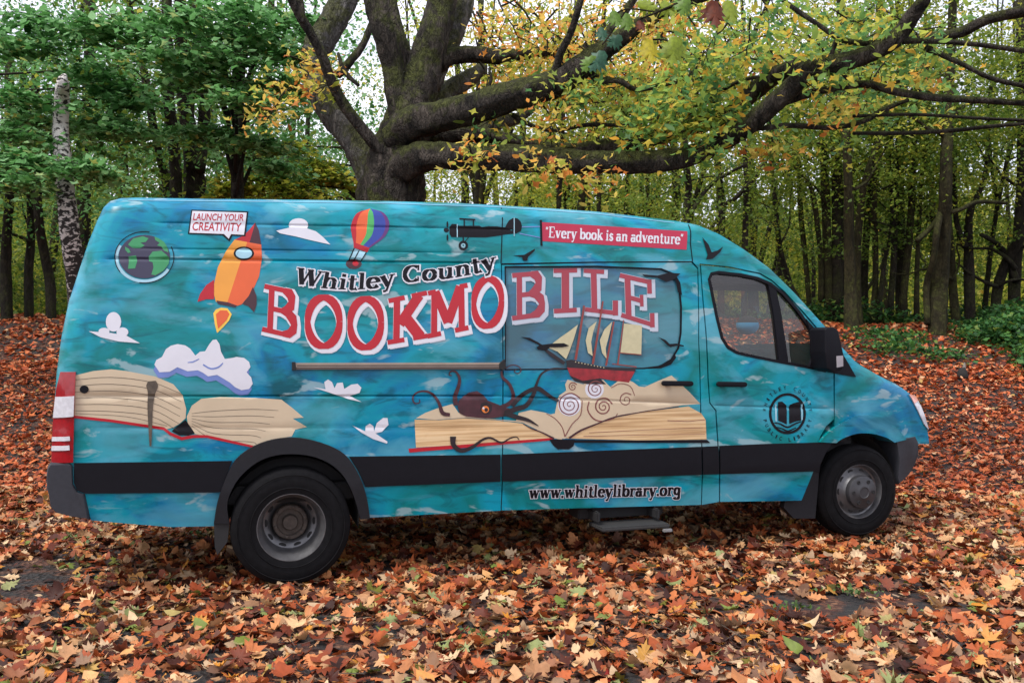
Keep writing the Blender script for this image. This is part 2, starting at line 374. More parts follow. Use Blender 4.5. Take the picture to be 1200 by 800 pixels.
def line_text(s, base, cap, slant=0, grow=0, dx=0, dy=0):
    """set glyphs along a baseline polyline (pixels); the text is fitted to its length"""
    B = smooth_pts(base, 8) if len(base) > 2 else [tuple(base[0]), tuple(base[1])]
    seg = [0]
    for i in range(1, len(B)): seg.append(seg[-1]+math.dist(B[i-1][:2], B[i][:2]))
    adv = sum(GL[c][0] for c in s); sx = seg[-1]/adv; out = []
    def at(s_):
        s_ = min(max(s_, 0), seg[-1]-1e-6)
        for i in range(1, len(B)):
            if seg[i] >= s_: break
        f = (s_-seg[i-1])/(seg[i]-seg[i-1]); p = [B[i-1][k]+(B[i][k]-B[i-1][k])*f for k in (0, 1)]
        tx, ty = B[i][0]-B[i-1][0], B[i][1]-B[i-1][1]; l = math.hypot(tx, ty); return p, (tx/l, ty/l)
    x = 0
    for c in s:
        a, sts = GL[c]; p, tv = at((x+a/2)*sx)
        for st in sts:
            q = []
            for i, pt in enumerate(st):
                u = (pt[0]-a/2)*sx+slant*pt[1]*cap; v = pt[1]*cap
                pa, pb = st[max(i-1, 0)], st[min(i+1, len(st)-1)]; ex, ey = (pb[0]-pa[0])*sx, (pb[1]-pa[1])*cap; l = math.hypot(ex, ey) or 1
                w = pt[2]*(abs(ey/l)*sx+abs(ex/l)*cap)+grow
                q.append([p[0]+tv[0]*u+tv[1]*v+dx, p[1]+tv[1]*u-tv[0]*v+dy, w])
            if grow:
                for e, f in ((0, 1), (-1, -2)):
                    vx, vy = q[e][0]-q[f][0], q[e][1]-q[f][1]; l = math.hypot(vx, vy) or 1; q[e][0] += vx/l*grow/2; q[e][1] += vy/l*grow/2
            out.append([tuple(z) for z in q])
        x += a
    return out
def strokes_to_polys(sts, mi, lay, step=.00013):
    out = []
    for k, st in enumerate(sts):
        for q in stroke(st): out.append((q, mi, round(lay+(k % 7)*step, 6)))
    return out
def font_polys(s, fn, mi, lay):
    """plain sans letters from the built-in font, each vertex mapped by fn"""
    cu = bpy.data.curves.new('lettering', 'FONT'); cu.body = s; cu.size = 1; cu.offset = .012; cu.resolution_u = 3
    o = bpy.data.objects.new('lettering', cu); COL.objects.link(o); dg = bpy.context.evaluated_depsgraph_get(); dg.update()
    me = bpy.data.meshes.new_from_object(o.evaluated_get(dg)); V = [tuple(v.co) for v in me.vertices]; F = [tuple(p.vertices) for p in me.polygons]
    bpy.data.objects.remove(o); bpy.data.curves.remove(cu); bpy.data.meshes.remove(me)
    x0 = min(v[0] for v in V); x1 = max(v[0] for v in V); y0 = min(v[1] for v in V); y1 = max(v[1] for v in V)
    return [([fn((V[i][0]-x0)/(x1-x0), (V[i][1]-y0)/(y1-y0)) for i in f], mi, lay) for f in F]

# ------------------------------------------------------------------ the van
VAN = empty('bookmobile', VO, YAW)
tag(VAN, 'teal high-roof bookmobile van wrapped in a printed sky, rocket, octopus and open books', 'van')
arch_r = [(251,616),(255,588),(264,565),(276,548),(292,534),(310,526),(330,521),(345,520),(365,523),(385,531),(400,543),(411,560),(420,580),(426,606)]
body = [(57,575),(59,560),(60.5,541),(63,490),(66.5,436),(72,395),(80,355),(92,318),(103,285),(113,260),(121,243),(129,235.5),(142,232),(160,231.5),
 (250,233),(350,234),(450,235.5),(540,238),(585,240.5),(650,244.5),(700,248),(745,253),(790,258.5),(815,263),(840,273),(870,291),(900,313),(928,340),(950,364),(968,384),(976,396),
 (968,396),(958,384),(940,363),(919,340.5),(905,328),(891,319.8),(855,312.3),(820,308.8),(823,350),(827,394),(829,443),(831,472),(838,481),(842.3,587.5),
 (822.6,591),(821.6,472),(819.5,400),(818.6,314),(811.5,306),(700,306.5),(587,309),(586.6,597.8),(434,606)]+arch_r[::-1]+[(200,617),(150,613),(107,609),(100,578)]
# outline points of `body` that lie on the outer edge take the exact outline so that the closing band meets them
def side(name, poly, holes=(), m=WRAP, step=.05):
    return skin(name, [([poly]+list(holes), 0, 0)], m, VAN, step=step, thick=.03)
win = [(592,312.5),(700,312),(775,315),(790,321),(796,334),(798.5,360),(798,390),(795,408),(787,421),(774,429),(755,431.5),(592,433)]
cabw = [(831,327),(834,320.5),(842,319),(869,322),(888,326),(903,332.5),(918,344),(936,365),(950,385),(960,405),(966,424),(966,433),(950,430.5),(915,424),(880,417),(863,413),(853,407),(846,396),(840,372)]
side('side_panel', body)
sd = side('sliding_door', [(588.2,310.5),(700,308),(810,307.5),(817.2,315),(818.2,400),(820.2,472),(821.2,591),(588,597.5)], [win])
cd = side('cab_door', [(821.6,310.5),(855,314),(890,321.2),(904,329.2),(918,342),(939,364.8),(957,386),(966,397.5),(976.4,412),(976.6,440),(977,491),(968,499),(961,511),(958,520),(953,552),(939,586),(844,587.5),
 (839.8,481),(832.6,472),(830.6,443),(828.6,394),(824.5,350)], [cabw])
fe = side('front_wing', [(978,413),(978,398),(984,404),(1003,424),(1028,439),(1050,450),(1066,461),(1078,480),(1086,500),(1089,520),(1060,520),(1050,505),(1038,495),(1024,490),(1012,488),(998,491),(987,496),(978,504)])
for o in list(VAN.children):                                   # the same panels close the far side
    c = o.copy(); COL.objects.link(c); c.parent = VAN; c.scale = (1,-1,1); c.location = (0, WID, 0)
# closing band over rear, roof, windscreen and bonnet
def band(name, i0, i1, m, crown=.0):
    bm = bmesh.new(); rows = []; K = 12
    pts = smooth_pts(OUTLINE[i0:i1+1], 3) if i1-i0 > 1 else OUTLINE[i0:i1+1]
    pts = OUTLINE[i0:i1+1]
    cxm = sum(p[0] for p in OUTLINE)/len(OUTLINE)
    for j, (X, Z) in enumerate(pts):
        y0 = float(base_inset(X, Z))+RR; y1 = WID-y0; row = []
        a, b = pts[max(j-1,0)], pts[min(j+1,len(pts)-1)]; tx, tz = b[0]-a[0], b[1]-a[1]; l = math.hypot(tx, tz); nx, nz = -tz/l, tx/l
        for k in range(K+1):
            u = k/K; s = crown*math.sin(math.pi*u); row.append(bm.verts.new((X+nx*s, y0+(y1-y0)*u, Z+nz*s)))
        rows.append(row)
    for a, b in zip(rows, rows[1:]):
        for k in range(K): bm.faces.new((a[k], b[k], b[k+1], a[k+1]))
    return sharp(from_bm(name, bm, m, VAN), 40)
band('rear_door', 1, 12, WRAP, .03); band('roof', 12, 25, ROOF, .012); band('windscreen', 25, 30, GLASS, .04); band('bonnet', 30, 34, WRAP, .02); band('grille', 34, 37, BLK, .05)
# floor pan, chassis and lining
def box(name, c, s, m, parent=VAN, bev=.01):
    bm = bmesh.new(); bmesh.ops.create_cube(bm, size=1)
    for v in bm.verts: v.co = Vector((c[0]+v.co.x*s[0], c[1]+v.co.y*s[1], c[2]+v.co.z*s[2]))
    if bev: bmesh.ops.bevel(bm, geom=bm.edges[:], offset=bev, segments=2, affect='EDGES')
    return sharp(from_bm(name, bm, m, parent), 50)
XL = uy(64, 500, 0)[0]; XF = uy(1070, 500, .2)[0]; XC = uy(824, 400, .05)[0]
box('floor_pan', ((XL+4.0)/2+.1, WID/2, .56), (4.0-XL-.25, WID-.3, .12), DARK)
box('lining', ((XL+XC)/2+.08, WID/2, 1.5), (XC-XL-.35, WID-.42, 1.75), DARK)
box('chassis_rail', (1.9, .55, .47), (6.2, .09, .12), DARK); box('chassis_rail', (1.9, WID-.55, .47), (6.2, .09, .12), DARK)
box('engine_bay', (XF-.62, WID/2, .86), (.75, WID-.75, .5), DARK); box('engine_bulkhead', (XC+1.35, WID/2, .8), (.25, WID-.4, .5), DARK)
# cab interior
box('dashboard', (XC+1.55, WID/2, 1.12), (.5, WID-.4, .26), plain('dash_plastic', srgb(86,90,78), .6), bev=.06)
box('dark_top_slab', (XC+.55, .42, 2.10), (.75, .12, .17), BLK, bev=.05)  # added slab, stands for the dark reflection along the window top
box('door_card', (XC+.75, .16, 1.02), (1.3, .06, .55), GREYP, bev=.03)
for yy, nm in ((.5, 0), (1.42, 1)):
    st = box('cab_seat', (XC+.42, yy, .98), (.5, .5, .16), GREYP, bev=.05)
    a = box('seat_back', (XC+.12, yy, 1.32), (.14, .48, .62), GREYP, st, bev=.05)
    box('headrest', (XC+.1, yy, 1.76), (.1, .26, .18), GREYP, st, bev=.04)
bm = bmesh.new(); bmesh.ops.create_uvsphere(bm, u_segments=20, v_segments=12, radius=.105)
p = uy(876, 381, 1.25)
for v in bm.verts: v.co = Vector((p[0]+v.co.x, 1.25+v.co.y, p[1]+v.co.z*.85))
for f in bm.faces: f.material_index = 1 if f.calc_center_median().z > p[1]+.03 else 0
from_bm('blue_ball', bm, [plain('ball_blue', srgb(60,160,215), .7), DARK], VAN)  # added two-tone ball, stands for a blue blob reflected in the pane
bm = bmesh.new()
for i in range(28):
    for j in range(8):
        a, b2 = i/28*2*math.pi, j/8*2*math.pi; r = .19+.015*math.cos(b2); z = .015*math.sin(b2)
        bm.verts.new((XC+1.16+r*math.cos(a)*.35+z, 1.42+r*math.sin(a), 1.32+r*math.cos(a)*.93))
bm.verts.ensure_lookup_table()
for i in range(28):
    for j in range(8): bm.faces.new([bm.verts[(i % 28)*8+j], bm.verts[((i+1) % 28)*8+j], bm.verts[((i+1) % 28)*8+(j+1) % 8], bm.verts[i*8+(j+1) % 8]])
from_bm('steering_wheel', bm, DARK, VAN)
# glazing
g = skin('side_window', [(win, 0, 0)], WRAPW, VAN, off=-.012, step=.08, grooves=False)
g2 = g.copy(); COL.objects.link(g2); g2.parent = VAN; g2.scale = (1,-1,1); g2.location = (0, WID, 0)
g = skin('cab_window', [(cabw, 0, 0)], GLASS, VAN, off=-.02, step=.08, grooves=False)
g2 = g.copy(); COL.objects.link(g2); g2.parent = VAN; g2.scale = (1,-1,1); g2.location = (0, WID, 0)
def ring_of(poly, w):
    c = poly+[poly[0]]; return [(q, 0, 0) for q in stroke(poly, w, close=True)]
skin('window_seal', ring_of(cabw, 3.2), BLK, VAN, off=.004, thick=.03, grooves=False)
skin('window_seal', ring_of(win, 1.6), BLK, VAN, off=.001, thick=.01, grooves=False)
skin('window_divider', [([(900,331),(909,336),(915,365),(924,425.5),(913,423),(907,370)], 0, 0)], BLK, VAN, off=.002, thick=.04, grooves=False)
for pl in ([(782,318),(790,320),(797,331),(799,346),(794,342),(792,330)], [(770,429),(785,422.5),(791,415),(792,419),(786,427),(774,431.5),(758,432)]): skin('corner_trim', [(pl, 0, 0)], BLK, VAN, off=.004, grooves=False)
skin('mirror_sail', [([(944,374),(957,388),(968,396),(978,404),(986,414),(1002,441.5),(976,437),(947,430),(953,415),(952,400)], 0, 0)], BLK, VAN, off=.014, thick=.03, grooves=False)
skin('door_seam', [(q, 0, 0) for q in stroke([(587,243),(587,309)], 1.1)]+[(q, 0, 0) for q in stroke([(806.5,263),(809,285),(811.5,306)], 1.1)]+[(q, 0, 0) for q in stroke([(588,309),(700,307),(811,306.5)], 1.0)], BLK, VAN, off=.0025)
# mouldings, bumpers, arches
for nm, pl in (('moulding', [(87.5,542),(272,539.6),(265,560),(259,576),(101,577.5),(91,574),(87.5,565)]), ('moulding', [(409,534.6),(585.8,532.2),(585.8,563.6),(428,569.8),(420,552)]),
               ('moulding', [(587.8,532.2),(820.6,523),(821,555.6),(587.8,563.4)]), ('moulding', [(822.4,523),(840.6,522.2),(841.4,554.8),(822.8,555.6)]),
               ('moulding', [(842.6,522),(900,519.6),(957.5,518),(974,518.5),(966,530),(960,543),(958,554),(953,551.5),(843,554.8)])):
    skin(nm, [(pl, 0, 0)], BLK, VAN, off=.016, thick=.02, grooves=False)
fo = [(251,612),(255,588),(264,562),(276,538),(297.5,522),(321,514),(345,512),(369,516),(392.5,524.5),(408,536),(421,557.5),(429,581),(433,606)]
fi = [(269,612),(266.6,588),(276,565),(290,549),(306,538),(323,532.5),(345,531),(367,534),(386,542),(400,554),(410,570),(417,588),(422,607)]
fo, fi = smooth_pts(fo, 3), smooth_pts(fi, 3)
o = skin('wheel_arch', [([fo[i], fo[i+1], fi[i+1], fi[i]], 0, 0) for i in range(len(fo)-1)], GREYP, VAN, off=.035, thick=.26, grooves=False)
c = o.copy(); COL.objects.link(c); c.parent = VAN; c.scale = (1,-1,1); c.location = (0, WID, 0)
fo = smooth_pts([(959,517.5),(965,510),(973,503),(988,493),(1000,487.5),(1012,485.7),(1024,487),(1034,490.5),(1048.6,501),(1060,514.5)], 3)
fi = smooth_pts([(978,518.5),(981,516),(985,513.5),(993.5,510),(1003,507.5),(1012,507),(1022,508),(1033,511),(1040,514),(1046,518)], 3)
o = skin('wheel_arch', [([fo[i], fo[i+1], fi[i+1], fi[i]], 0, 0) for i in range(len(fo)-1)], WRAP, VAN, off=.022, thick=.2, grooves=False)
c = o.copy(); COL.objects.link(c); c.parent = VAN; c.scale = (1,-1,1); c.location = (0, WID, 0)
def liner(cpx, cpy, r0, yy0, w):
    cxv, czv = uy(cpx, cpy, .03); bm = bmesh.new(); rows = []; n = 20
    for i in range(n+1):
        a = math.radians(-8+196*i/n); rows.append([bm.verts.new((cxv+r0*math.cos(a), y, czv+r0*math.sin(a))) for y in (yy0, yy0+w)])
    for a, b in zip(rows, rows[1:]): bm.faces.new((a[0], b[0], b[1], a[1]))
    f = bm.faces.new([r[1] for r in rows]); return from_bm('arch_liner', bm, DARK, VAN)
liner(343, 612, .44, .03, .66); liner(1004, 572, .43, .1, .42)
def wrapbar(name, pl, m, off, front=False):
    """bumper: side outline in pixels, carried across the vehicle with rounded corners"""
    P = [uy(px, py, .02) for px, py in pl]; cx = sum(p[0] for p in P)/len(P); cz = sum(p[1] for p in P)/len(P)
    prof = [(0, .045), (.015, .02), (.05, .0), (.4, -.0), (WID/2, -.0), (WID-.4, 0), (WID-.05, 0), (WID-.015, .02), (WID, .045)]
    bm = bmesh.new(); rings = []
    for (y, sh) in prof:
        bow = -.06*math.sin(math.pi*y/WID)*(-1 if front else 1)
        rings.append([bm.verts.new((x+(cx-x)*sh*2.0+(bow if (x < cx) != front else 0), y-off+float(base_inset(x, z))*(1-2*y/WID)*1.0, z+(cz-z)*sh*1.2)) for x, z in P])
    for a, b in zip(rings, rings[1:]):
        for k in range(len(P)): bm.faces.new((a[k], a[(k+1) % len(P)], b[(k+1) % len(P)], b[k]))
    bm.faces.new(rings[0][::-1]); bm.faces.new(rings[-1])
    return sharp(from_bm(name, bm, m, VAN), 50)
wrapbar('rear_bumper', [(60,542),(83,541.5),(86,544),(87,566),(92,575),(101,578),(104,593),(106.5,608),(86,605),(66,600),(60,593),(58.5,580),(56,571),(55.5,556),(57,546)], BUMPM, .03)
wrapbar('front_bumper', [(1057,516),(1075,514),(1088,512.5),(1093,521),(1092.5,536),(1087,549),(1079,560),(1065,570.5),(1062,562),(1062,540),(1059,526)], BUMPM, .012, True)
slab('mud_flap', [(251,611),(269,613),(267,634),(255,650),(252,640)], DARK, VAN, y0=.0, thick=.30)
slab('mud_flap', [(953,551),(960,548),(958,575),(955,607),(930,607),(918,594),(920,586),(939,586)], GREYP, VAN, y0=.1, thick=.06)
# lamps
tl = skin('tail_lamp', [([(71.5,435.5),(89.5,435.5),(87.6,490),(86.6,541),(60.8,541),(62.4,500),(66.8,455)], 0, 0)], LRED, VAN, off=.022, thick=.04, grooves=False)
for pl in ([(66,464.5),(88.2,463.5),(87.4,487.5),(63.3,489)], [(62.2,511),(83,510.5),(83.4,515.5),(61.9,516)], [(61.8,521.5),(82.6,521),(83,526.5),(61.3,527)]): skin('lamp_lens', [(pl, 0, 0)], LWHT, tl, off=.032, thick=.01, step=.08, grooves=False)
c = tl.copy(); COL.objects.link(c); c.parent = VAN; c.scale = (1,-1,1); c.location = (0, WID, 0)
hl = skin('headlight', [([(1064,462),(1071,462.5),(1078,475),(1083,488),(1087,503),(1082,497),(1077,486),(1071,474)], 0, 0)], LWHT, VAN, off=.012, thick=.03, grooves=False)
skin('indicator', [([(1064,462),(1071,462.5),(1074.5,469),(1070,472.5)], 0, 0)], LAMB, hl, off=.0155, grooves=False)
c = hl.copy(); COL.objects.link(c); c.parent = VAN; c.scale = (1,-1,1); c.location = (0, WID, 0)
# mirror, handles, rail, filler, step
mr = slab('door_mirror', [(967,386),(970,383.5),(977,383),(982.5,387),(985.5,400),(989,416),(989.5,430),(986,434),(978,436),(970,432),(967,412)], BLK, VAN, y0=-.2, thick=.2, bevel=.008)
slab('mirror_lens', [(980.5,417),(988,416.5),(988.2,429),(981,430.5)], plain('lens_grey', srgb(150,146,150), .25), mr, y0=-.206, thick=.01)
c = mr.copy(); COL.objects.link(c); c.parent = VAN; c.scale = (1,-1,1); c.location = (0, WID, 0)
for nm, x0, x1, yy, par in (('door_handle', 776, 813, 449, sd), ('door_handle', 840.5, 876, 450, cd)):
    pts = ell(x0+3, yy, 3, 3.0, 8, 90, 270)+ell(x1-3, yy+.4, 3, 3.0, 8, 270, 450)
    h = slab(nm, pts, BLK, par, y0=-.045, thick=.022, bevel=.004)
    for xx in (x0+6, x1-6): slab('handle_foot', [(xx-2,yy-2),(xx+2,yy-2),(xx+2,yy+2),(xx-2,yy+2)], BLK, h, y0=-.0235, thick=.04)
TAN = plain('rail_metal', srgb(150,134,120), .35, .3); TAN2 = plain('rail_dark', srgb(74,62,56), .4)
rl = skin('door_rail', [([(345,425),(587,424.6),(587,431.2),(345,432)], 0, 0)], TAN, VAN, off=.02, thick=.03, grooves=False)
skin('rail_slot', [([(346,430.2),(586,429.6),(586,432.2),(346,432.9)], 0, 0), ([(348,427.6),(585,427.2),(585,428.4),(348,428.8)], 0, 0)], TAN2, rl, off=.0225, grooves=False)
for pl in ([(342,424),(346,424),(347,433.5),(342,433.5)], [(584,426),(590,421),(592,430),(588,434),(584,431)]): skin('rail_end', [(pl, 0, 0)], DARK, rl, off=.027, thick=.03, grooves=False)
skin('fuel_cap', [(ell(99,456,5.2,4.6,18), 0, 0)], BLK, VAN, off=.01, thick=.02, grooves=False)
X0, Z0 = uy(700, 611, -.05); X1, Z1 = uy(780, 610, -.05)
stp = box('side_step', ((X0+X1)/2, .0, Z1-.02), (X1-X0, .26, .028), plain('step_grey', (.03,.03,.03), .6))
box('step_bracket', (X0+.02, .12, Z1+.05), (.03, .30, .08), DARK, stp); box('step_bracket', (X1-.05, .12, Z1+.05), (.03, .30, .08), DARK, stp)
box('step_motor', ((X0+X1)/2, .24, Z1+.07), (X1-X0+.15, .2, .12), DARK, stp)
box('step_cap', (X1-.03, -.135, Z1-.05), (.07, .03, .022), plain('cap_white', (.22,.22,.22), .5), stp, bev=.004)
# thin pale line laid along the roof edge
skin('roof_line', [(q, 0, 0) for q in stroke([(150,234.5),(300,236),(450,238),(585,242.6),(700,250.5),(790,261)], 1.0)], plain('pale_line', srgb(90,150,175), .4), VAN, off=.004)

# wheels
def lathe(name, cx, cz, y0, prof, m, parent, seg=56, mis=None):
    bm = bmesh.new(); rows = []
    for (r, y) in prof: rows.append([bm.verts.new((cx+r*math.cos(2*math.pi*i/seg), y0+y, cz+r*math.sin(2*math.pi*i/seg))) for i in range(seg)])
    for j, (a, b) in enumerate(zip(rows, rows[1:])):
        for i in range(seg):
            f = bm.faces.new((a[i], a[(i+1) % seg], b[(i+1) % seg], b[i]))
            if mis: f.material_index = mis[j]
    if prof[0][0] < .06: bm.faces.new(rows[0])
    if prof[-1][0] < .06: bm.faces.new(rows[-1])
    return sharp(from_bm(name, bm, m, parent), 38)
def tyre(cx, cz, y0, w, par, R=.389):
    k = [(.215,.012),(.222,.0),(.25,-.004),(.29,-.012),(.33,-.006),(R-.03,.004),(R-.012,.018),(R-.002,.035)]
    t = k + [(R, .05)]
    for g in range(4):
        y = .05+(w-.1)*(g+.5)/4; t += [(R, y-.006), (R-.012, y-.004), (R-.012, y+.004), (R, y+.006)]
    t += [(R, w-.05)]+[(r, w-y) for r, y in k[::-1]]
    o = lathe('tyre', cx, cz, y0, t, RUBBER, par, 72)
    for s in (.262, .345): lathe('sidewall_ring', cx, cz, y0, [(s-.004,-.0135+(.004 if s > .3 else 0)), (s,-.0165+(.004 if s > .3 else 0)), (s+.004,-.0135+(.004 if s > .3 else 0))], RUBBER, par)
    return o
def holes_ring(name, cx, cz, y, n, r0, r1, wa, m, par, depth=.004, rot=0):
    bm = bmesh.new()
    for i in range(n):
        a0 = 2*math.pi*(i+rot)/n; vs = []
        for k in range(14):
            b = 2*math.pi*k/14; rr = (r0+r1)/2+(r1-r0)/2*math.cos(b); aa = a0+wa*math.sin(b)
            vs.append(bm.verts.new((cx+rr*math.cos(aa), y, cz+rr*math.sin(aa))))
        bm.faces.new(vs)
    return from_bm(name, bm, m, par, False)
def wheel_rear(px, py, y0, mirror=False):
    cx, cz = uy(px, py, y0)
    w = lathe('wheel', cx, cz, y0, [(.222,.012),(.226,.0),(.218,.0),(.212,.012),(.205,.03),(.192,.05),(.186,.10),(.182,.16),(.176,.19),(.150,.20),(.135,.215),(.12,.24),(.115,.25),(.02,.25)], STEEL, VAN)
    tyre(cx, cz, y0, .215, w)
    holes_ring('slot', cx, cz, y0+.1935, 10, .146, .172, .16, DARK, w)
    lathe('hub', cx, cz, y0, [(.118,.245),(.118,.19),(.112,.182),(.09,.18),(.085,.20),(.055,.2),(.05,.17),(.046,.165),(.01,.165)], HUBM, w)
    for k in range(6):
        a = k*math.pi/3+.3; lathe('lug_nut', cx+.1*math.cos(a), cz+.1*math.sin(a), y0, [(.012,.184),(.012,.165),(.006,.163)], HUBM, w, 6)
    return cx, cz
def wheel_front(px, py, y0):
    cx, cz = uy(px, py, y0)
    w = lathe('wheel', cx, cz, y0, [(.222,.012),(.226,.002),(.218,.002),(.212,.012),(.206,.03),(.202,.05),(.19,.056),(.165,.045),(.14,.012),(.132,.0),(.02,.0)], STEEL, VAN)
    tyre(cx, cz, y0, .215, w, .378)
    holes_ring('slot', cx, cz, y0+.045, 10, .150, .186, .15, DARK, w)
    lathe('hub_cap', cx, cz, y0, [(.134,.01),(.136,-.02),(.13,-.038),(.118,-.045),(.07,-.05),(.062,-.056),(.045,-.06),(.04,-.055),(.01,-.055)], CAPM, w)
    for k in range(6):
        a = k*math.pi/3; holes_ring('bolt_hole', cx+.095*math.cos(a), cz+.095*math.sin(a), y0-.0495, 1, -.014, .014, 0, DARK, w) if 0 else lathe('lug_nut', cx+.095*math.cos(a), cz+.095*math.sin(a), y0, [(.016,-.043),(.016,-.052),(.011,-.053),(.010,-.050),(.002,-.050)], DARK, w, 10)
    return cx, cz
rx, rz = wheel_rear(342, 617.5, -.03); fx, fz = wheel_front(1007, 575.5, .07)
for (X, Z, ys) in ((rx, rz, (.20, WID-.42, WID-.19)), (fx, fz, (WID-.29,))):
    for y in ys:
        w = lathe('wheel', X, Z, y, [(.222,.01),(.2,.03),(.02,.1)], STEEL, VAN); tyre(X, Z, y, .215, w)
lathe('axle', rx, rz, .2, [(.05,0),(.05,WID-.4)], DARK, VAN, 16)
lathe('axle', fx, fz, .2, [(.045,0),(.045,WID-.4)], DARK, VAN, 16)

# ------------------------------------------------------------------ printed graphics on the wrap
def graphic(name, polys, mats, off=.0022): return skin(name, polys, mats, VAN, off=off, step=.1)
q5 = lambda pts: cr(120, 235, .20619, pts); q1 = lambda pts: cr(40, 220, .3, pts); q2 = lambda pts: cr(280, 220, .3, pts); q3 = lambda pts: cr(560, 220, .3, pts)
q6 = lambda pts: cr(320, 400, .3, pts); qh = lambda pts: cr(40, 410, .3625, pts); qo = lambda pts: cr(470, 420, .15833, pts); qw = lambda pts: cr(640, 420, .16667, pts)
qs = lambda pts: cr(600, 340, .18333, pts); qp = lambda pts: cr(500, 235, .14375, pts); ql = lambda pts: cr(880, 430, .125, pts)
L1, L2, L3, L4 = .001, .002, .003, .004
graphic('globe_print', [(q, 2, 0) for q in stroke(ell(169,301.5,32.5,28,24,150,330), 3.6)]+[(q, 3, L2) for q in stroke(ell(169,301.5,34.6,30,20,80,215), 1.0)]+[(q, 3, L2) for q in stroke(ell(169,301.5,34.6,30,20,260,385), 1.0)]+
 [(ell(169,300.7,30,25.5,36), 0, L1), (q5([(145,250),(175,215),(230,203),(262,215),(245,235),(215,240),(240,255),(215,270),(180,275),(160,262)]), 1, L2),
  (q5([(148,318),(190,312),(197,345),(185,385),(145,388),(150,350)]), 1, L2), (q5([(128,262),(150,275),(160,295),(145,298),(130,280)]), 1, L2),
  (q5([(262,320),(285,290),(335,285),(365,310),(380,325),(376,360),(345,400),(300,425),(278,420),(290,380),(285,350),(265,345)]), 1, L2),
  (q5([(295,205),(320,215),(350,235),(368,265),(375,295),(350,285),(335,262),(310,255),(325,240),(300,225)]), 1, L2)], [NAVY, GRN, LTEAL, INK])
bub = q5([(505,52),(828,62),(812,203),(738,199),(722,232),(680,197),(485,190)]); bubi = q5([(510,59),(819,69),(804,195),(730,191),(717,217),(690,190),(494,183)])
tx = lambda x0, x1, yb, yt, sk: (lambda u, v: q5([(x0+(x1-x0)*u+sk*v, yb+(yt-yb)*v+u*5)])[0])
graphic('speech_bubble_print', [(bub, 0, L1), (bubi, 1, L2)]+font_polys('LAUNCH YOUR', tx(513,800,112,72,6), 2, L3)+font_polys('CREATIVITY', tx(508,785,170,122,6), 2, L3), [INK, WHT, RED])
graphic('rocket_print', [(q5([(868,125),(835,165),(800,200),(750,222),(822,236),(835,238)]), 0, 0), (q5([(868,125),(888,170),(902,250),(835,238)]), 1, 0),
  (q5([(750,222),(700,290),(655,380),(635,470),(632,530),(645,575),(710,578),(790,330),(822,236)]), 2, 0), (q5([(822,236),(902,250),(906,330),(890,430),(850,520),(790,590),(765,598),(710,578),(790,330)]), 3, 0),
  (q5([(634,450),(590,480),(555,530),(540,575),(590,560),(634,560)]), 0, L1), (q5([(855,490),(875,540),(876,590),(862,635),(830,600),(795,587),(830,545)]), 1, L1),
  (q5([(648,568),(710,577),(765,597),(755,607),(655,587)]), 1, L2), (q5(ell(803,300,58,39)), 4, L1), (q5(ell(803,300,47,30)), 5, L2),
  (q5([(630,640),(645,618),(675,608),(710,612),(735,645),(720,680),(690,715),(652,752),(640,710)]), 6, 0), (q5([(645,645),(670,623),(708,624),(722,645),(705,680),(657,728),(650,690)]), 3, L1)],
  [RED, DRED, GOLD, ORG, INK, LTEAL, YEL])
def cloud(parts, shade=()): return [(p, 0, L2) for p in parts]+[(p, 1, L1) for p in shade]
bigc = [(470,690),(478,672),(500,660),(515,630),(535,616),(560,610),(590,615),(610,628),(630,655),(648,640),(668,638),(685,610),(698,594),(712,592),(724,610),(730,640),(745,668),(775,664),(790,660),(820,664),(840,680),(845,700),(830,720),(848,740),(854,765),(840,785),(810,790),(785,778),(765,760),(745,748),(715,730),(680,736),(660,722),(640,712),(600,716),(560,700),(530,718),(490,720)]
for nm, pp in (('cloud_print', [(ell(133,377,9,11.5), 0, L1), (ell(143.5,389,7,5.5,16), 0, .0012), (ell(122,388,6.5,4,16), 0, .0014), ([(104,388),(130,390),(148,393),(164,402),(139,400),(118,395)], 0, .0016)]),
  ('cloud_print', [(q1([(x-4, y+22) for x, y in bigc]), 1, 0), (q1(bigc), 0, L1)]+[(q, 1, L2) for q in stroke(q1(smooth_pts([(660,690,6),(690,706,6),(720,700,6),(738,684,4)], 3)))]+[(q, 1, L2) for q in stroke(q1([(600,682,3),(620,680,5),(645,668,3)]))]),
  ('cloud_print', [(q2(ell(232,146,38,27)), 0, L1), (q2([(145,168),(200,155),(262,158),(300,170),(325,190),(357,222),(280,205),(220,190),(160,178)]), 0, .0013)]),
  ('cloud_print', [(q6([(155,178),(205,186),(200,158),(215,148),(230,158),(240,182),(250,162),(272,160),(278,185),(305,168),(330,165),(345,180),(338,200),(300,212),(346,236),(300,226),(240,206)]), 0, L1)]),
  ('cloud_print', [(q6([(310,328),(360,350),(362,330),(378,320),(392,330),(395,350),(405,318),(430,298),(447,298),(451,325),(425,352),(400,358),(447,390),(445,398),(390,380),(345,355)]), 0, L1)])):
    graphic(nm, pp, [WHT, LILAC])
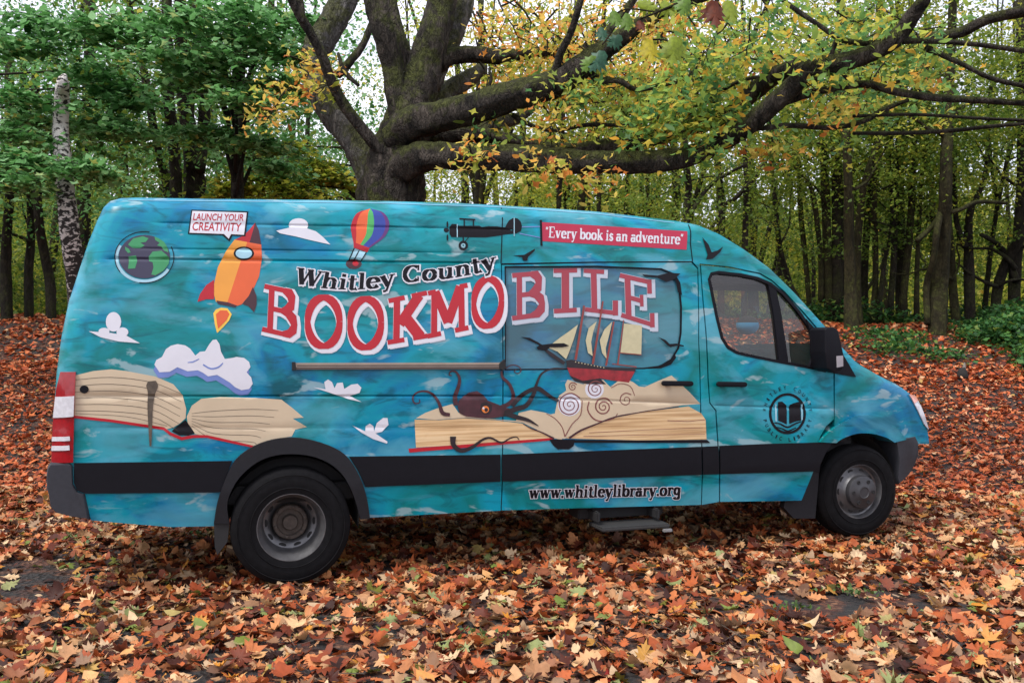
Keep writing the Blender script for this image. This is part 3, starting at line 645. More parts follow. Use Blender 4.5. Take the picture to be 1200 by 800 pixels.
# balloon
Lc = smooth_pts([(510,82),(460,100),(438,145),(440,180),(447,212)], 4); Rc = smooth_pts([(515,82),(565,98),(587,140),(570,190),(510,235)], 4)
pl = []
for a, b2, mi in ((0,.14,0),(.14,.42,1),(.42,.6,2),(.6,.9,3),(.9,1,4)):
    for i in range(len(Lc)-1):
        f = lambda k, u: (Lc[k][0]+(Rc[k][0]-Lc[k][0])*u, Lc[k][1]+(Rc[k][1]-Lc[k][1])*u)
        pl.append((q2([f(i,a), f(i,b2), f(i+1,b2), f(i+1,a)]), mi, 0))
pl += [(q2([(447,212),(510,235),(501,252),(448,234)]), 0, 0), (q2(ell(448,297,31,20)), 5, 0), (q2(ell(455,296,12,10)), 0, L1)]
for a, b2 in (((450,236),(428,285)),((470,243),(448,285)),((497,252),(474,290))): pl += [(q, 6, L1) for q in stroke(q2([(*a,4),(*b2,4)]))]
pl += [(q2([(452,238),(496,253),(482,275),(438,272)]), 7, 0)]
graphic('balloon_print', pl, [RED, ORG, BGRN, BLU, PUR, DRED, INK, LTEAL])
# aeroplane and banner
pl = [(qp([(185,215),(205,190),(240,192),(262,205),(430,205),(450,216),(500,209),(560,210),(640,218),(652,190),(672,160),(705,141),(740,145),(765,170),(777,210),(768,248),(730,268),(650,275),(560,290),(480,300),(300,298),(200,298),(185,270)]), 0, 0),
  (qp(ell(160,240,22,18)), 0, L1), (qp(ell(168,195,7,26)), 0, .0012), (qp(ell(168,302,7,26)), 0, .0014)]
for a in ([(248,192,7),(248,300,7)], [(712,140,7),(712,290,7)]): pl += [(q, 1, L2) for q in stroke(qp(a))]
for a in ([(265,148,12),(395,156,12)], [(305,150,10),(305,208,10)], [(380,155,10),(380,208,10)], [(297,298,10),(297,340,10)], [(930,158,17),(935,368,17)], [(340,300,6),(300,350,6)]): pl += [(q, 0, .0018) for q in stroke(qp(a))]
for a in ([(775,215,7),(925,212,7)], [(755,268,7),(925,302,7)]): pl += [(q, 2, L1) for q in stroke(qp(a))]
pl += [(q, 0, .0023) for q in stroke(qp(ell(297,366,30,30,20)), 2.4, close=True)]+[(q, 1, .0026) for q in stroke(qp(ell(297,366,13,13,14)), 1.0, close=True)]
graphic('aeroplane_print', pl, [INK, LTEAL, LILAC])
ban = plain('banner_red', srgb(172,28,62), .4, grain=.06)
graphic('banner_print', [(q3([(248,134),(818,170),(815,242),(245,208)]), 0, 0)]+strokes_to_polys(line_text('\u201cEvery book is an adventure\u201d', q3([(262,194),(802,222)]), 13.0), 1, L1), [ban, WHT])
for pp in (q3([(135,265),(180,262),(222,238),(220,248),(195,270),(192,285),(175,285),(172,272)]), q3([(875,193),(900,222),(912,252),(935,245),(957,230),(945,252),(918,276),(890,281),(896,262),(885,225)]),
           qs([(930,298),(980,318),(1005,343),(1050,340),(1095,352),(1095,360),(1050,355),(1010,364),(990,352),(960,322)]), q3([(640,338),(700,343),(745,332),(790,335),(765,358),(735,368),(700,352),(650,348)]),
           qs([(55,298),(110,303),(165,332),(190,348),(260,340),(330,338),(364,355),(320,364),(240,364),(215,388),(165,380),(155,367),(172,352),(120,327)])):
    graphic('bird_print', [(pp, 0, .005)], INK)
# the two lines of big lettering
LQ = [('B', q2([(100,374),(232,402),(228,594),(90,562)])), ('O', q2([(258,420),(402,418),(404,626),(258,628)])), ('O', q2([(424,428),(564,422),(566,628),(424,636)])),
      ('K', q2([(584,432),(734,400),(736,588),(580,614)])), ('M', q2([(738,402),(892,370),(896,556),(736,590)])), ('O', q2([(908,356),(1034,338),(1034,540),(908,556)]))]
LW = [('B', q3([(135,332),(262,322),(266,502),(135,520)])), ('I', q3([(288,314),(398,312),(396,486),(290,492)])), ('L', q3([(415,314),(552,322),(552,500),(420,484)])), ('E', q3([(556,332),(690,362),(694,548),(562,506)]))]
def word(name, Q, mats, off):
    pl = []
    for c, q in Q:
        pl += strokes_to_polys(big_letter(c, q, 1.9, 2.3, 4.6), 0, L1)+strokes_to_polys(big_letter(c, q, 3.4, 4.2, 2.0), 0, .0005, .00005)
        pl += strokes_to_polys(big_letter(c, q), 1, .0025)
    return graphic(name, pl, mats, off)
word('bookmobile_lettering', LQ, [WHT, RED], .0022); word('bookmobile_lettering', LW, [WHTW, REDW], -.009)
wc = q2([(210,374),(330,392),(450,398),(560,388),(640,372),(760,360),(880,344),(1008,312)])
graphic('county_lettering', strokes_to_polys(line_text('Whitley County', wc, 19.5, .12, 3.0, .5, .6), 0, .004)+strokes_to_polys(line_text('Whitley County', wc, 19.5, .12), 1, .0052), [WHT, INK])
url = cr(560, 400, .3, [(198,612),(790,600)])
graphic('web_address_lettering', strokes_to_polys(line_text('www.whitleylibrary.org', url, 14.5, .1, 2.0), 0, .001)+strokes_to_polys(line_text('www.whitleylibrary.org', url, 14.5, .1, .45), 1, .0022), [WHT, INK])
# ship on the window film
pl = [(qs([(345,450),(380,443),(480,468),(560,485),(640,492),(790,498),(786,520),(350,494)]), 1, .006), (qs([(350,492),(560,505),(784,518),(765,555),(745,590),(640,576),(560,562),(450,578),(372,548)]), 0, .006),
      (qs([(370,545),(450,578),(560,562),(600,600),(480,600),(400,580)]), 1, .0065), (qs([(420,220),(365,262),(310,300),(225,365),(290,392),(345,440),(370,380),(395,310)]), 2, .0045),
      (qs([(540,200),(490,240),(470,320),(485,400),(515,420),(505,330),(520,260)]), 2, .0045), (qs([(640,200),(590,250),(560,320),(575,400),(605,440),(598,370),(622,280)]), 2, .0045),
      (qs([(715,212),(830,225),(825,412),(692,400),(705,300)]), 2, .0045)]
for a in ([(460,98,13),(405,445,16)], [(580,70,10),(515,472,15)], [(650,200,10),(600,482,13)], [(712,190,6),(675,472,10)], [(690,400,6),(826,412,6)], [(640,470,6),(795,490,8)]): pl += [(q, 3, .0055) for q in stroke(qs(a))]
for a in ([(190,362,14),(250,410,24),(335,468,22)], [(430,215,3),(350,440,3)], [(460,170,3),(720,200,3)]): pl += [(q, 1, .0052) for q in stroke(qs(a))]
for k in range(10): pl.append((qs(ell(405+k*20, 458+k*4, 4, 4, 6)), 2, .0068))
graphic('ship_print', pl, [HULL, OCD, SAIL, SAILR], -.002)
# great book, sea swirls and octopus
pl = [(qo([(100,450),(280,455),(470,440),(700,455),(900,480),(1000,530),(1130,592),(700,620),(110,657)]), 1, 0),
      (qo([(110,440),(180,400),(260,370),(380,335),(425,400),(560,430),(700,448),(850,460),(870,400),(960,380),(1060,398),(1190,440),(1190,600),(1100,582),(1000,522),(900,474),(700,450),(480,436),(250,452)]), 0, L1),
      (qo([(55,665),(120,660),(1120,585),(1130,602),(60,694)]), 2, .0014),
      (qw([(130,560),(290,480),(480,415),(700,372),(1000,335),(1090,385),(1120,430),(1126,568),(640,573),(200,562)]), 1, 0),
      (qw([(0,398),(60,385),(75,310),(90,260),(140,225),(132,180),(150,148),(200,165),(262,182),(280,160),(330,142),(400,150),(450,200),(500,160),(560,145),(610,165),(650,195),(690,200),(790,155),(880,118),(1010,240),(1082,318),(960,327),(700,367),(480,412),(290,477),(130,562),(60,560),(0,480)]), 0, .0016),
      (qw([(180,570),(640,573),(1130,570),(1152,592),(200,590)]), 3, L2), (qw([(20,566),(200,568),(192,612),(160,636),(80,636),(48,608)]), 3, .0024)]
def spiral(cx, cy, r, turns, a0, w): return smooth_pts([(cx+r*(1-k/(turns*8))*math.cos(a0+k*math.pi/4), cy-r*(1-k/(turns*8))*math.sin(a0+k*math.pi/4), w*(1-.5*k/(turns*8))) for k in range(int(turns*8))], 3)
for a in (spiral(165,325,86,3,.6,9), spiral(400,338,66,2.6,.3,10), spiral(345,215,60,2.4,.8,8), spiral(185,198,32,2,.5,7), spiral(560,290,52,1.8,.8,7)): pl += [(q, 4, .003) for q in stroke(qw(a))]
pl += [(qw(ell(338,215,66,66)), 5, .0022), (qw(ell(162,322,82,82)), 5, .0022)]
for a in ([(130,548,7),(110,480,6),(60,420,5),(0,385,4)], [(130,548,7),(180,460,6),(240,395,6),(252,290,5)], [(455,205,5),(520,175,5),(590,195,5),(620,260,5)], [(300,300,7),(290,360,9),(330,420,9),(390,440,8),(470,420,6),(500,385,4)]):
    pl += [(q, 4, .0034) for q in stroke(qw(smooth_pts(a, 3)))]
pl += [(q, 6, .0036) for q in stroke(qw(smooth_pts([(160,558,14),(240,505,14),(350,460,10),(480,410,9),(640,380,7),(760,360,6),(930,338,4)], 4)))]
pl += [(q, 6, .0036) for q in stroke(qo(smooth_pts([(900,482,4),(960,515,8),(1040,545,9),(1130,590,14)], 3)))]
for a in ([(850,435,5),(1000,440,4),(1120,428,4)], [(300,520,4),(700,500,3),(1100,485,3)], [(260,545,4),(700,535,3),(1115,530,3)]): pl += [(q, 4, .0038) for q in stroke(qw(a))]
graphic('open_book_print', pl, [CRM, PAGE, RED, INK, SWIRL, WHT, DRED], .0022)
pl = [(qo([(425,310),(460,280),(500,250),(560,240),(610,270),(640,310),(720,340),(760,360),(850,380),(790,420),(700,437),(620,441),(480,427),(430,402),(418,360)]), 0, .005),
      (qo([(590,330),(630,318),(670,340),(672,380),(650,410),(610,412),(580,385)]), 1, .006), (qo(ell(622,375,27,26)), 2, .0064), (qo(ell(628,378,13,15)), 1, .0068), (qo(ell(608,366,8,9)), 3, .0072)]
TN = [([(360,415,24),(305,400,30),(280,330,22),(235,265,18),(170,240,15),(110,255,12),(85,295,11),(100,330,9),(135,325,8),(135,300,6)], 0), ([(405,345,34),(398,280,32),(425,200,26),(430,140,20),(400,95,14),(365,95,11),(355,120,9),(375,125,6)], 0),
      ([(740,360,34),(800,330,30),(830,280,26),(800,190,22),(750,140,20),(740,90,14)], 0), ([(770,400,34),(850,372,38),(925,345,34),(980,260,28),(1000,190,20),(1040,110,15),(1120,75,12),(1200,75,10)], 1),
      ([(820,350,32),(870,290,34),(940,240,30),(1010,222,34),(1060,250,28),(1110,285,24),(1165,312,18)], 1), ([(760,400,40),(850,430,32),(940,455,24),(1015,497,5)], 1),
      ([(383,575,46),(388,640,34),(450,680,30),(530,650,24),(600,600,18),(660,585,15),(740,620,13),(800,590,11),(850,578,8),(872,600,6)], 1), ([(770,72,6),(820,47,8),(870,60,8),(885,90,8),(860,110,7),(835,95,6),(850,80,5)], 0)]
for k, (a, mi) in enumerate(TN): pl += [(q, mi, round(.0052+.00012*k, 6)) for q in stroke(qo(smooth_pts(a, 4)))]
graphic('octopus_print', pl, [OCT, OCD, EYE, WHT], .0022)
# rear book
pl = [(qh([(133,82),(190,68),(250,62),(300,68),(390,85),(450,110),(480,145),(492,190),(490,220),(470,238),(450,250),(430,255),(126,212)]), 0, 0),
      ([(219,488),(225,475),(236,467),(258,465),(300,466),(330,468),(343,478),(356,489),(343,490),(360,500),(346,503),(342,511),(318,514.5),(297,522.5),(228,508),(221,500)], 0, 0),
      (qh([(490,225),(520,268),(500,276),(470,275),(445,262),(455,252)]), 1, L1)]
pl += [(q, 2, .0014) for q in stroke([(86.5,488,3.2),(130,492.6,3.2),(192,501.8,3.2),(200,508,3.4),(213,513.5,3.6),(227,511,3.4),(243,511,3.2),(270,517,3),(297,523,2.5)])]
for k in range(7):
    y = 82+k*20; pl += [(q, 3, L1) for q in stroke(qh(smooth_pts([(134,y+14,1.4),(250,y+6+k*2,1.6),(380,y+22+k*2,1.6),(478-k*2,y+60+k*4,1.2)] if k < 6 else [(134,205,1.2),(300,215,1.4),(430,245,1.2)], 4)))]
for k in range(6):
    y = 167+k*18; pl += [(q, 3, L1) for q in stroke(qh(smooth_pts([(510,205+k*8,1.2),(580,y+30,1.5),(700,y+24+k*3,1.5),(790-k*14,y+28+k*4,1.2)], 4)))]
graphic('rear_book_print', pl, [CRM, INK, RED, BMK])
graphic('bookmark_print', [(q, 0, .003) for q in stroke(qh(smooth_pts([(381,100,26),(382,116,38),(380,140,24),(376,180,18),(376,240,13),(377,310,6)], 4)))], BMK)
# crest on the cab door
pl = [(q, 0, 0) for q in stroke(ell(922.5,484.4,20.2,22.6,40), 3.0, close=True)]
pl += [(ql([(250,325),(290,322),(325,352),(333,372),(333,535),(300,520),(252,500)]), 0, L1), (ql([(355,372),(362,352),(395,338),(462,318),(465,500),(410,510),(355,532)]), 0, L1), (ql([(225,345),(238,350),(240,512),(225,500)]), 1, L1), (ql([(470,350),(480,345),(482,490),(470,500)]), 1, L1)]
for a in ([(215,520,10),(270,530,14),(340,562,16),(410,530,14),(465,510,10)], [(235,560,8),(290,575,12),(345,598,14),(420,565,10)]): pl += [(q, 0, L2) for q in stroke(ql(smooth_pts(a, 3)))]
def ringtext(s, a0, a1, inner):
    out = []; n = len(s)
    for i, c in enumerate(s):
        if c == ' ': continue
        a = math.radians(a0+(a1-a0)*(i+.5)/n); ca, sa = math.cos(a), math.sin(a)
        def fn(u, v, ca=ca, sa=sa):
            r = 25.2+4.0*v if not inner else 29.2-4.0*v; w = (u-.5)*2.8*(.5 if c == 'I' else 1)*(1 if not inner else -1)
            return (922.5+r*ca+w*sa, 484.4-r*1.12*sa+w*ca)
        out += font_polys(c, fn, 0, L1)
    return out
pl += ringtext('WHITLEY COUNTY', 178, 2, False)+ringtext('PUBLIC LIBRARY', 190, 350, True)
graphic('crest_print', pl, [INK, LTEAL])
# ------------------------------------------------------------------ ground
def ground_mat():
    m, nt, b = mat('leafy_soil'); v = coords(nt)
    vo = nt.nodes.new('ShaderNodeTexVoronoi'); vo.inputs['Scale'].default_value = 28; nt.links.new(v, vo.inputs['Vector'])
    sp = nt.nodes.new('ShaderNodeSeparateColor'); nt.links.new(vo.outputs['Color'], sp.inputs[0])
    leaf = ramp(nt, sp.outputs[0], [(0, (.03,.010,.006)), (.35, (.09,.026,.012)), (.6, (.16,.055,.022)), (.8, (.05,.016,.009)), (1, (.22,.10,.05))])
    n = noise(nt, v, 14, 6); soil = ramp(nt, n, [(.3, (.006,.006,.007)), (.7, (.030,.026,.024))])
    far = nt.nodes.new('ShaderNodeSeparateXYZ'); nt.links.new(v, far.inputs[0])
    n2 = noise(nt, v, 5, 4)
    c = mix(nt, ramp(nt, n2, [(.44, (0,0,0)), (.58, (.8,.8,.8))]), soil, leaf)
    nt.links.new(c, b.inputs['Base Color']); b.inputs['Roughness'].default_value = .85
    bump(nt, b, vo.outputs['Distance'], .8, .05); return m
def make_ground():
    xs = np.concatenate([np.linspace(-160,-26,12), np.arange(-25,25.1,.45), np.linspace(26,160,12)]); ys = np.concatenate([np.linspace(-60,0,8), np.arange(.6,28,.45), np.linspace(29,220,22)])
    X, Y = np.meshgrid(xs, ys); Z = G(X, Y)+.012*np.sin(X*5.1+Y*3)*np.sin(Y*4.3-X)*(np.hypot(X-1, Y-7.5) > 0) ; V = np.stack([X, Y, Z], 2).reshape(-1, 3); nx = len(xs)
    i = (np.arange(len(ys)-1)[:, None]*nx+np.arange(nx-1)).ravel(); F = np.stack([i, i+1, i+1+nx, i+nx], 1)
    o = link('ground', arr_mesh('ground', V, F.ravel(), np.full(len(F), 4)), ground_mat()); tag(o, kind='structure')
make_ground()
# ------------------------------------------------------------------ leaves
LEAF_STOPS = [(0, srgb(38,16,11)), (.12, srgb(88,36,20)), (.25, srgb(150,68,34)), (.37, srgb(188,98,50)), (.48, srgb(208,142,90)), (.56, srgb(118,52,34)), (.66, srgb(216,168,118)), (.75, srgb(98,62,48)), (.86, srgb(228,196,154)), (.92, srgb(210,136,36)), (.955, srgb(150,156,104)), (.98, srgb(106,124,46)), (1, srgb(130,24,18))]
def leafmat(name, stops, trans=.3, rough=.55, var=.25, gray=None):
    m, nt, b = mat(name); out = nt.nodes['Material Output']
    at = N(nt, 'ShaderNodeAttribute', attribute_name='rnd'); c = ramp(nt, at.outputs['Fac'], stops)
    v = coords(nt); n = noise(nt, v, 30, 3); c = mix(nt, ramp(nt, n, [(.35, (var,)*3), (.65, (0,0,0))]), c, (.05,.03,.02))
    nt.links.new(c, b.inputs['Base Color']); b.inputs['Roughness'].default_value = rough; b.inputs['Specular IOR Level'].default_value = .3
    if trans:
        tl = N(nt, 'ShaderNodeBsdfTranslucent'); nt.links.new(c, tl.inputs[0]); mx = N(nt, 'ShaderNodeMixShader'); mx.inputs[0].default_value = trans
        nt.links.new(b.outputs[0], mx.inputs[1]); nt.links.new(tl.outputs[0], mx.inputs[2]); nt.links.new(mx.outputs[0], out.inputs[0])
    return m
LITTER = leafmat('fallen_leaf', LEAF_STOPS, .12, .6)
LITTER2 = leafmat('fallen_leaf_red', [(0, srgb(74,28,16)), (.12, srgb(132,50,24)), (.32, srgb(190,88,44)), (.55, srgb(216,120,66)), (.7, srgb(172,74,40)), (.85, srgb(218,146,100)), (.96, srgb(228,180,138)), (1, srgb(170,140,60))], .12, .6)
def oak():   # lobed outline, unit length
    h = [(.0,-.5),(.05,-.36),(.16,-.34),(.10,-.22),(.30,-.20),(.20,-.06),(.40,.02),(.24,.12),(.34,.26),(.18,.28),(.16,.42),(0,.5)]
    return h+[(-x, y) for x, y in h[-2:0:-1]]
def maple():
    h = [(.0,-.5),(.04,-.28),(.24,-.36),(.20,-.22),(.46,-.16),(.34,-.04),(.50,.14),(.26,.10),(.22,.22),(.12,.20),(0,.5)]
    return h+[(-x, y) for x, y in h[-2:0:-1]]
def oval(): return [(0,-.5),(.16,-.28),(.2,0),(.14,.28),(0,.5),(-.14,.28),(-.2,0),(-.16,-.28)]
def star(): return [(0,-.5),(.14,-.12),(.45,-.08),(.2,.12),(0,.5),(-.2,.12),(-.45,-.08),(-.14,-.12)]
def scatter(name, P, size, shapes, tilt, m, curl=.25, attr=None, normal_up=True, rng=RNG, parent=None):
    """one mesh of many leaves; P = points, size = lengths, tilt = max lean; each leaf is a fan about its middle, curled"""
    n = len(P); which = rng.integers(0, len(shapes), n); Vs = []; Fs = []; Cs = []; As = []; base = 0
    attr = rng.random(n) if attr is None else attr
    for k, sh in enumerate(shapes):
        idx = np.where(which == k)[0]; c = len(idx)
        if not c: continue
        S = np.array(sh); q = len(S); R2 = (S**2).sum(1)
        loc = np.concatenate([[[0,0]], S]); up = np.concatenate([[0], R2*4]) if q > 4 else np.concatenate([[0], R2*2])
        cu = rng.normal(0, curl, (c, 1)); tw = rng.normal(0, curl, (c, 1))
        L = np.zeros((c, q+1, 3)); L[..., 0] = loc[:, 0]; L[..., 1] = loc[:, 1]; L[..., 2] = up[None]*cu*.35+loc[None, :, 0]*loc[None, :, 1]*tw*1.6+rng.normal(0, .03*(curl > 0), (c, q+1))
        az = rng.uniform(0, 2*np.pi, c); ph = rng.uniform(0, 2*np.pi, c); th = (rng.uniform(0, 1, c)**.8)*tilt
        ca, sa = np.cos(az), np.sin(az); x = L[..., 0]*ca[:, None]-L[..., 1]*sa[:, None]; y = L[..., 0]*sa[:, None]+L[..., 1]*ca[:, None]; z = L[..., 2]
        ax = np.stack([np.cos(ph), np.sin(ph)], 1)                               # lean about a level axis
        d = x*ax[:, 0:1]+y*ax[:, 1:2]; px_, py_ = x-d*ax[:, 0:1], y-d*ax[:, 1:2]; perp = x*(-ax[:, 1:2])+y*ax[:, 0:1]
        ct, st_ = np.cos(th)[:, None], np.sin(th)[:, None]; nperp = perp*ct-z*st_; nz = perp*st_+z*ct
        x2 = d*ax[:, 0:1]+nperp*(-ax[:, 1:2]); y2 = d*ax[:, 1:2]+nperp*ax[:, 0:1]
        W = np.stack([x2, y2, nz], 2)*size[idx][:, None, None]+P[idx][:, None, :]
        Vs.append(W.reshape(-1, 3)); As.append(np.repeat(attr[idx], q+1))
        b0 = base+np.arange(c)*(q+1); j = np.arange(q)
        F = np.stack([np.broadcast_to(b0[:, None], (c, q)), b0[:, None]+1+j, b0[:, None]+1+(j+1) % q], 2); Fs.append(F.reshape(-1)); Cs.append(np.full(c*q, 3)); base += c*(q+1)
    me = arr_mesh(name, np.concatenate(Vs), np.concatenate(Fs), np.concatenate(Cs), np.concatenate(As))
    return link(name, me, m, parent, smooth=False)
def fast_leaves(name, P, size, m, tilt=1.2, rng=RNG, parent=None, attr=None, droop=0):
    """small far leaves: a folded diamond each (two triangles)"""
    n = len(P); az = rng.uniform(0, 2*np.pi, n); th = rng.uniform(-tilt, tilt, n)-droop; ro = rng.uniform(-1, 1, n)*tilt
    f = np.stack([np.cos(az)*np.cos(th), np.sin(az)*np.cos(th), np.sin(th)], 1); s0 = np.stack([-np.sin(az), np.cos(az), 0*az], 1); u = np.cross(f, s0)
    s = s0*np.cos(ro)[:, None]+u*np.sin(ro)[:, None]; w = rng.uniform(.26, .42, n)
    V = np.stack([P-f*size[:, None]*.5, P+s*(size*w)[:, None]-f*size[:, None]*.05, P+f*size[:, None]*.5, P-s*(size*w)[:, None]-f*size[:, None]*.05], 1)
    V[:, 0] += (np.cross(f, s)*(size*.12)[:, None]); V[:, 2] += (np.cross(f, s)*(size*.12)[:, None])
    i = np.arange(n)*4; F = np.stack([i, i+1, i+3, i+1, i+2, i+3], 1)
    attr = rng.random(n) if attr is None else attr
    return link(name, arr_mesh(name, V.reshape(-1, 3), F.ravel(), np.full(2*n, 3), np.repeat(attr, 4)), m, parent, smooth=False)
def litter(name, n, y0, y1, size, shapes, tilt, zmax, xr=.66, bare=True):
    y = RNG.uniform(y0, y1, int(n*1.5)); x = RNG.uniform(-1, 1, len(y))*(y1*xr+1.2); keep = np.abs(x) < y*xr+1.6; x, y = x[keep][:n], y[keep][:n]
    if bare:
        wv = .12*np.sin(x*7+1)+.1*np.sin(y*11); d1 = np.exp(-(((x-2.0)/.75)**2+((y-5.45+wv)/.22)**2)**2)+np.exp(-(((x+3.35+wv)/.42)**2+((y-5.95)/.75)**2)**2)+.8*np.exp(-(((x+1.0)/.5)**2+((y-4.6)/.10)**2))+.7*np.exp(-(((x-3.0)/.5)**2+((y-4.75+wv)/.16)**2))
        k = RNG.random(len(x)) > d1*.95; x, y = x[k], y[k]
    z = G(x, y)+.008+RNG.random(len(x))*zmax
    a = RNG.random(len(x)); s = size*(.42+RNG.random(len(x))**1.4*1.05)
    o = scatter(name, np.stack([x, y, z], 1), s, shapes, tilt, LITTER if y0 < 8 else LITTER2, .5, a); tag(o, 'thick carpet of fallen brown and orange leaves', 'leaf litter', kind='stuff')
litter('fallen_leaves', 34000, 2.6, 9.4, .112, [oak(), oak(), maple(), oval(), [(x*.7, y) for x, y in maple()], [(0,-.5),(.2,-.3),(.12,-.1),(.3,.1),(.1,.2),(-.1,.15),(-.28,0),(-.15,-.3)]], .8, .035)
litter('fallen_leaves', 42000, 9.0, 16, .105, [star(), oval()], .7, .035, bare=False)
litter('fallen_leaves', 46000, 15, 27, .12, [[(0,-.5),(.35,0),(0,.5),(-.35,0)], [(0,-.5),(.4,.1),(.1,.4),(-.3,0)]], .9, .04, bare=False)

bm = bmesh.new(); rt = random.Random(4)
for _ in range(260):
    y = rt.uniform(3.2, 9); x = rt.uniform(-.62, .62)*y; a = rt.uniform(0, 6.28); ln = rt.uniform(.05, .28); z = float(G(x, y))+.045
    p0 = Vector((x, y, z)); p1 = p0+Vector((math.cos(a)*ln*.5, math.sin(a)*ln*.5, rt.uniform(-.01,.02))); p2 = p1+Vector((math.cos(a+.3)*ln*.5, math.sin(a+.3)*ln*.5, -.015))
    for A, B, w_ in ((p0, p1, .004), (p1, p2, .003)):
        s_ = Vector((-math.sin(a), math.cos(a), 0))*w_; u_ = Vector((0,0,w_)); vs = [bm.verts.new(A+s_), bm.verts.new(A+u_), bm.verts.new(A-s_), bm.verts.new(B+s_*.7), bm.verts.new(B+u_*.7), bm.verts.new(B-s_*.7)]
        for f in ((0,1,4,3), (1,2,5,4)): bm.faces.new([vs[i] for i in f])
tag(from_bm('fallen_twigs', bm, plain('dead_twig', (.05,.035,.025), .9)), 'thin dead twigs strewn over the fallen leaves', 'twigs', kind='stuff')
def tufts():
    c = [(ray(a, b, 1).x, b) for a, b in ((95,628),(225,616),(620,455),(640,640),(990,690),(610,652),(540,640),(165,560),(400,760))]; P = []
    for (px, py) in ((95,632),(230,625),(985,690),(1010,695),(560,745),(930,712)):
        d = CAMZ*FPX/(py-HY); b = ray(px, py, d)
        for _ in range(26): P.append((b.x+RNG.normal(0, .09), b.y+RNG.normal(0, .05), float(G(b.x, b.y))+.04+RNG.random()*.03))
    return np.array(P)
P = tufts(); o = fast_leaves('grass_tufts', P, RNG.uniform(.02, .045, len(P)), plain('tuft_green', (.06,.11,.02), .6), 1.3); tag(o, 'small green sprouts between the fallen leaves', 'grass', kind='stuff')
# ------------------------------------------------------------------ bark
def bark(name, c1, c2, moss=None, sc=6, bs=.5):
    m, nt, b = mat(name); v = coords(nt, (1,1,.4)); n = noise(nt, v, sc, 10, .9, .7); c = ramp(nt, n, [(.36, c1), (.5, tuple((a+q)/2.6 for a, q in zip(c1, c2))), (.64, c2)])
    n2 = noise(nt, coords(nt), 3.2, 8, .5, .7); n4 = noise(nt, coords(nt), 19, 5)
    if moss:
        ge = nt.nodes.new('ShaderNodeNewGeometry'); sx = nt.nodes.new('ShaderNodeSeparateXYZ'); nt.links.new(ge.outputs['Normal'], sx.inputs[0])
        ma = N(nt, 'ShaderNodeMapRange'); ma.inputs['From Min'].default_value = -.4; ma.inputs['From Max'].default_value = .9; ma.inputs['To Min'].default_value = -.12; ma.inputs['To Max'].default_value = .16; nt.links.new(sx.outputs[2], ma.inputs[0])
        ad = N(nt, 'ShaderNodeMath', operation='ADD'); nt.links.new(n2, ad.inputs[0]); nt.links.new(ma.outputs[0], ad.inputs[1])
        c = mix(nt, ramp(nt, ad.outputs[0], [(.46, (0,0,0)), (.58, (.9,.9,.9))]), c, ramp(nt, n4, [(.35, tuple(x*.45 for x in moss)), (.65, tuple(x*1.3 for x in moss))]))
    nt.links.new(c, b.inputs['Base Color']); b.inputs['Roughness'].default_value = .9; b.inputs['Specular IOR Level'].default_value = .2
    vo = nt.nodes.new('ShaderNodeTexVoronoi'); vo.feature = 'DISTANCE_TO_EDGE'; vo.inputs['Scale'].default_value = sc*2.6; dn = N(nt, 'ShaderNodeMix', data_type='VECTOR'); nn = nt.nodes.new('ShaderNodeTexNoise'); nn.inputs['Scale'].default_value = 9; nt.links.new(v, nn.inputs['Vector'])
    dn.inputs[0].default_value = .3; nt.links.new(v, dn.inputs[4]); nt.links.new(nn.outputs['Color'], dn.inputs[5]); nt.links.new(dn.outputs[1], vo.inputs['Vector'])
    cr_ = ramp(nt, vo.outputs['Distance'], [(0, (.35,.35,.35)), (.22, (1,1,1))]); c = mix(nt, .5, c, cr_, 'MULTIPLY'); nt.links.new(c, b.inputs['Base Color'])
    n3 = noise(nt, v, sc*3.5, 8, .5, .7); hh = mix(nt, .3, n3, cr_); bump(nt, b, hh, min(1, bs*1.3), .09); return m
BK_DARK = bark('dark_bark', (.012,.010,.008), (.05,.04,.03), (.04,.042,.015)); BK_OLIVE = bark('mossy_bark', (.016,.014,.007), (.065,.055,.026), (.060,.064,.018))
BK_BIG = bark('great_tree_bark', (.010,.009,.008), (.12,.10,.082), (.075,.085,.022), 7, .9); BK_PALE = bark('pale_bark', (.05,.048,.046), (.24,.225,.21), (.08,.085,.03), 7, .7)
def birch():
    m, nt, b = mat('birch_bark'); v = coords(nt, (1,1,1.7)); n = noise(nt, v, 13, 4, .5, .6); sz = nt.nodes.new('ShaderNodeSeparateXYZ'); nt.links.new(coords(nt), sz.inputs[0])
    ma = N(nt, 'ShaderNodeMapRange'); ma.inputs['From Min'].default_value = 1.2; ma.inputs['From Max'].default_value = 4.2; ma.inputs['To Min'].default_value = -.16; ma.inputs['To Max'].default_value = .02
    nt.links.new(sz.outputs[2], ma.inputs[0]); ad = N(nt, 'ShaderNodeMath', operation='ADD'); nt.links.new(n, ad.inputs[0]); nt.links.new(ma.outputs[0], ad.inputs[1])
    nt.links.new(ramp(nt, ad.outputs[0], [(.44, (.02,.017,.015)), (.50, (.62,.58,.54))]), b.inputs['Base Color']); b.inputs['Roughness'].default_value = .8; bump(nt, b, n, .6, .03); return m
BIRCH = birch()
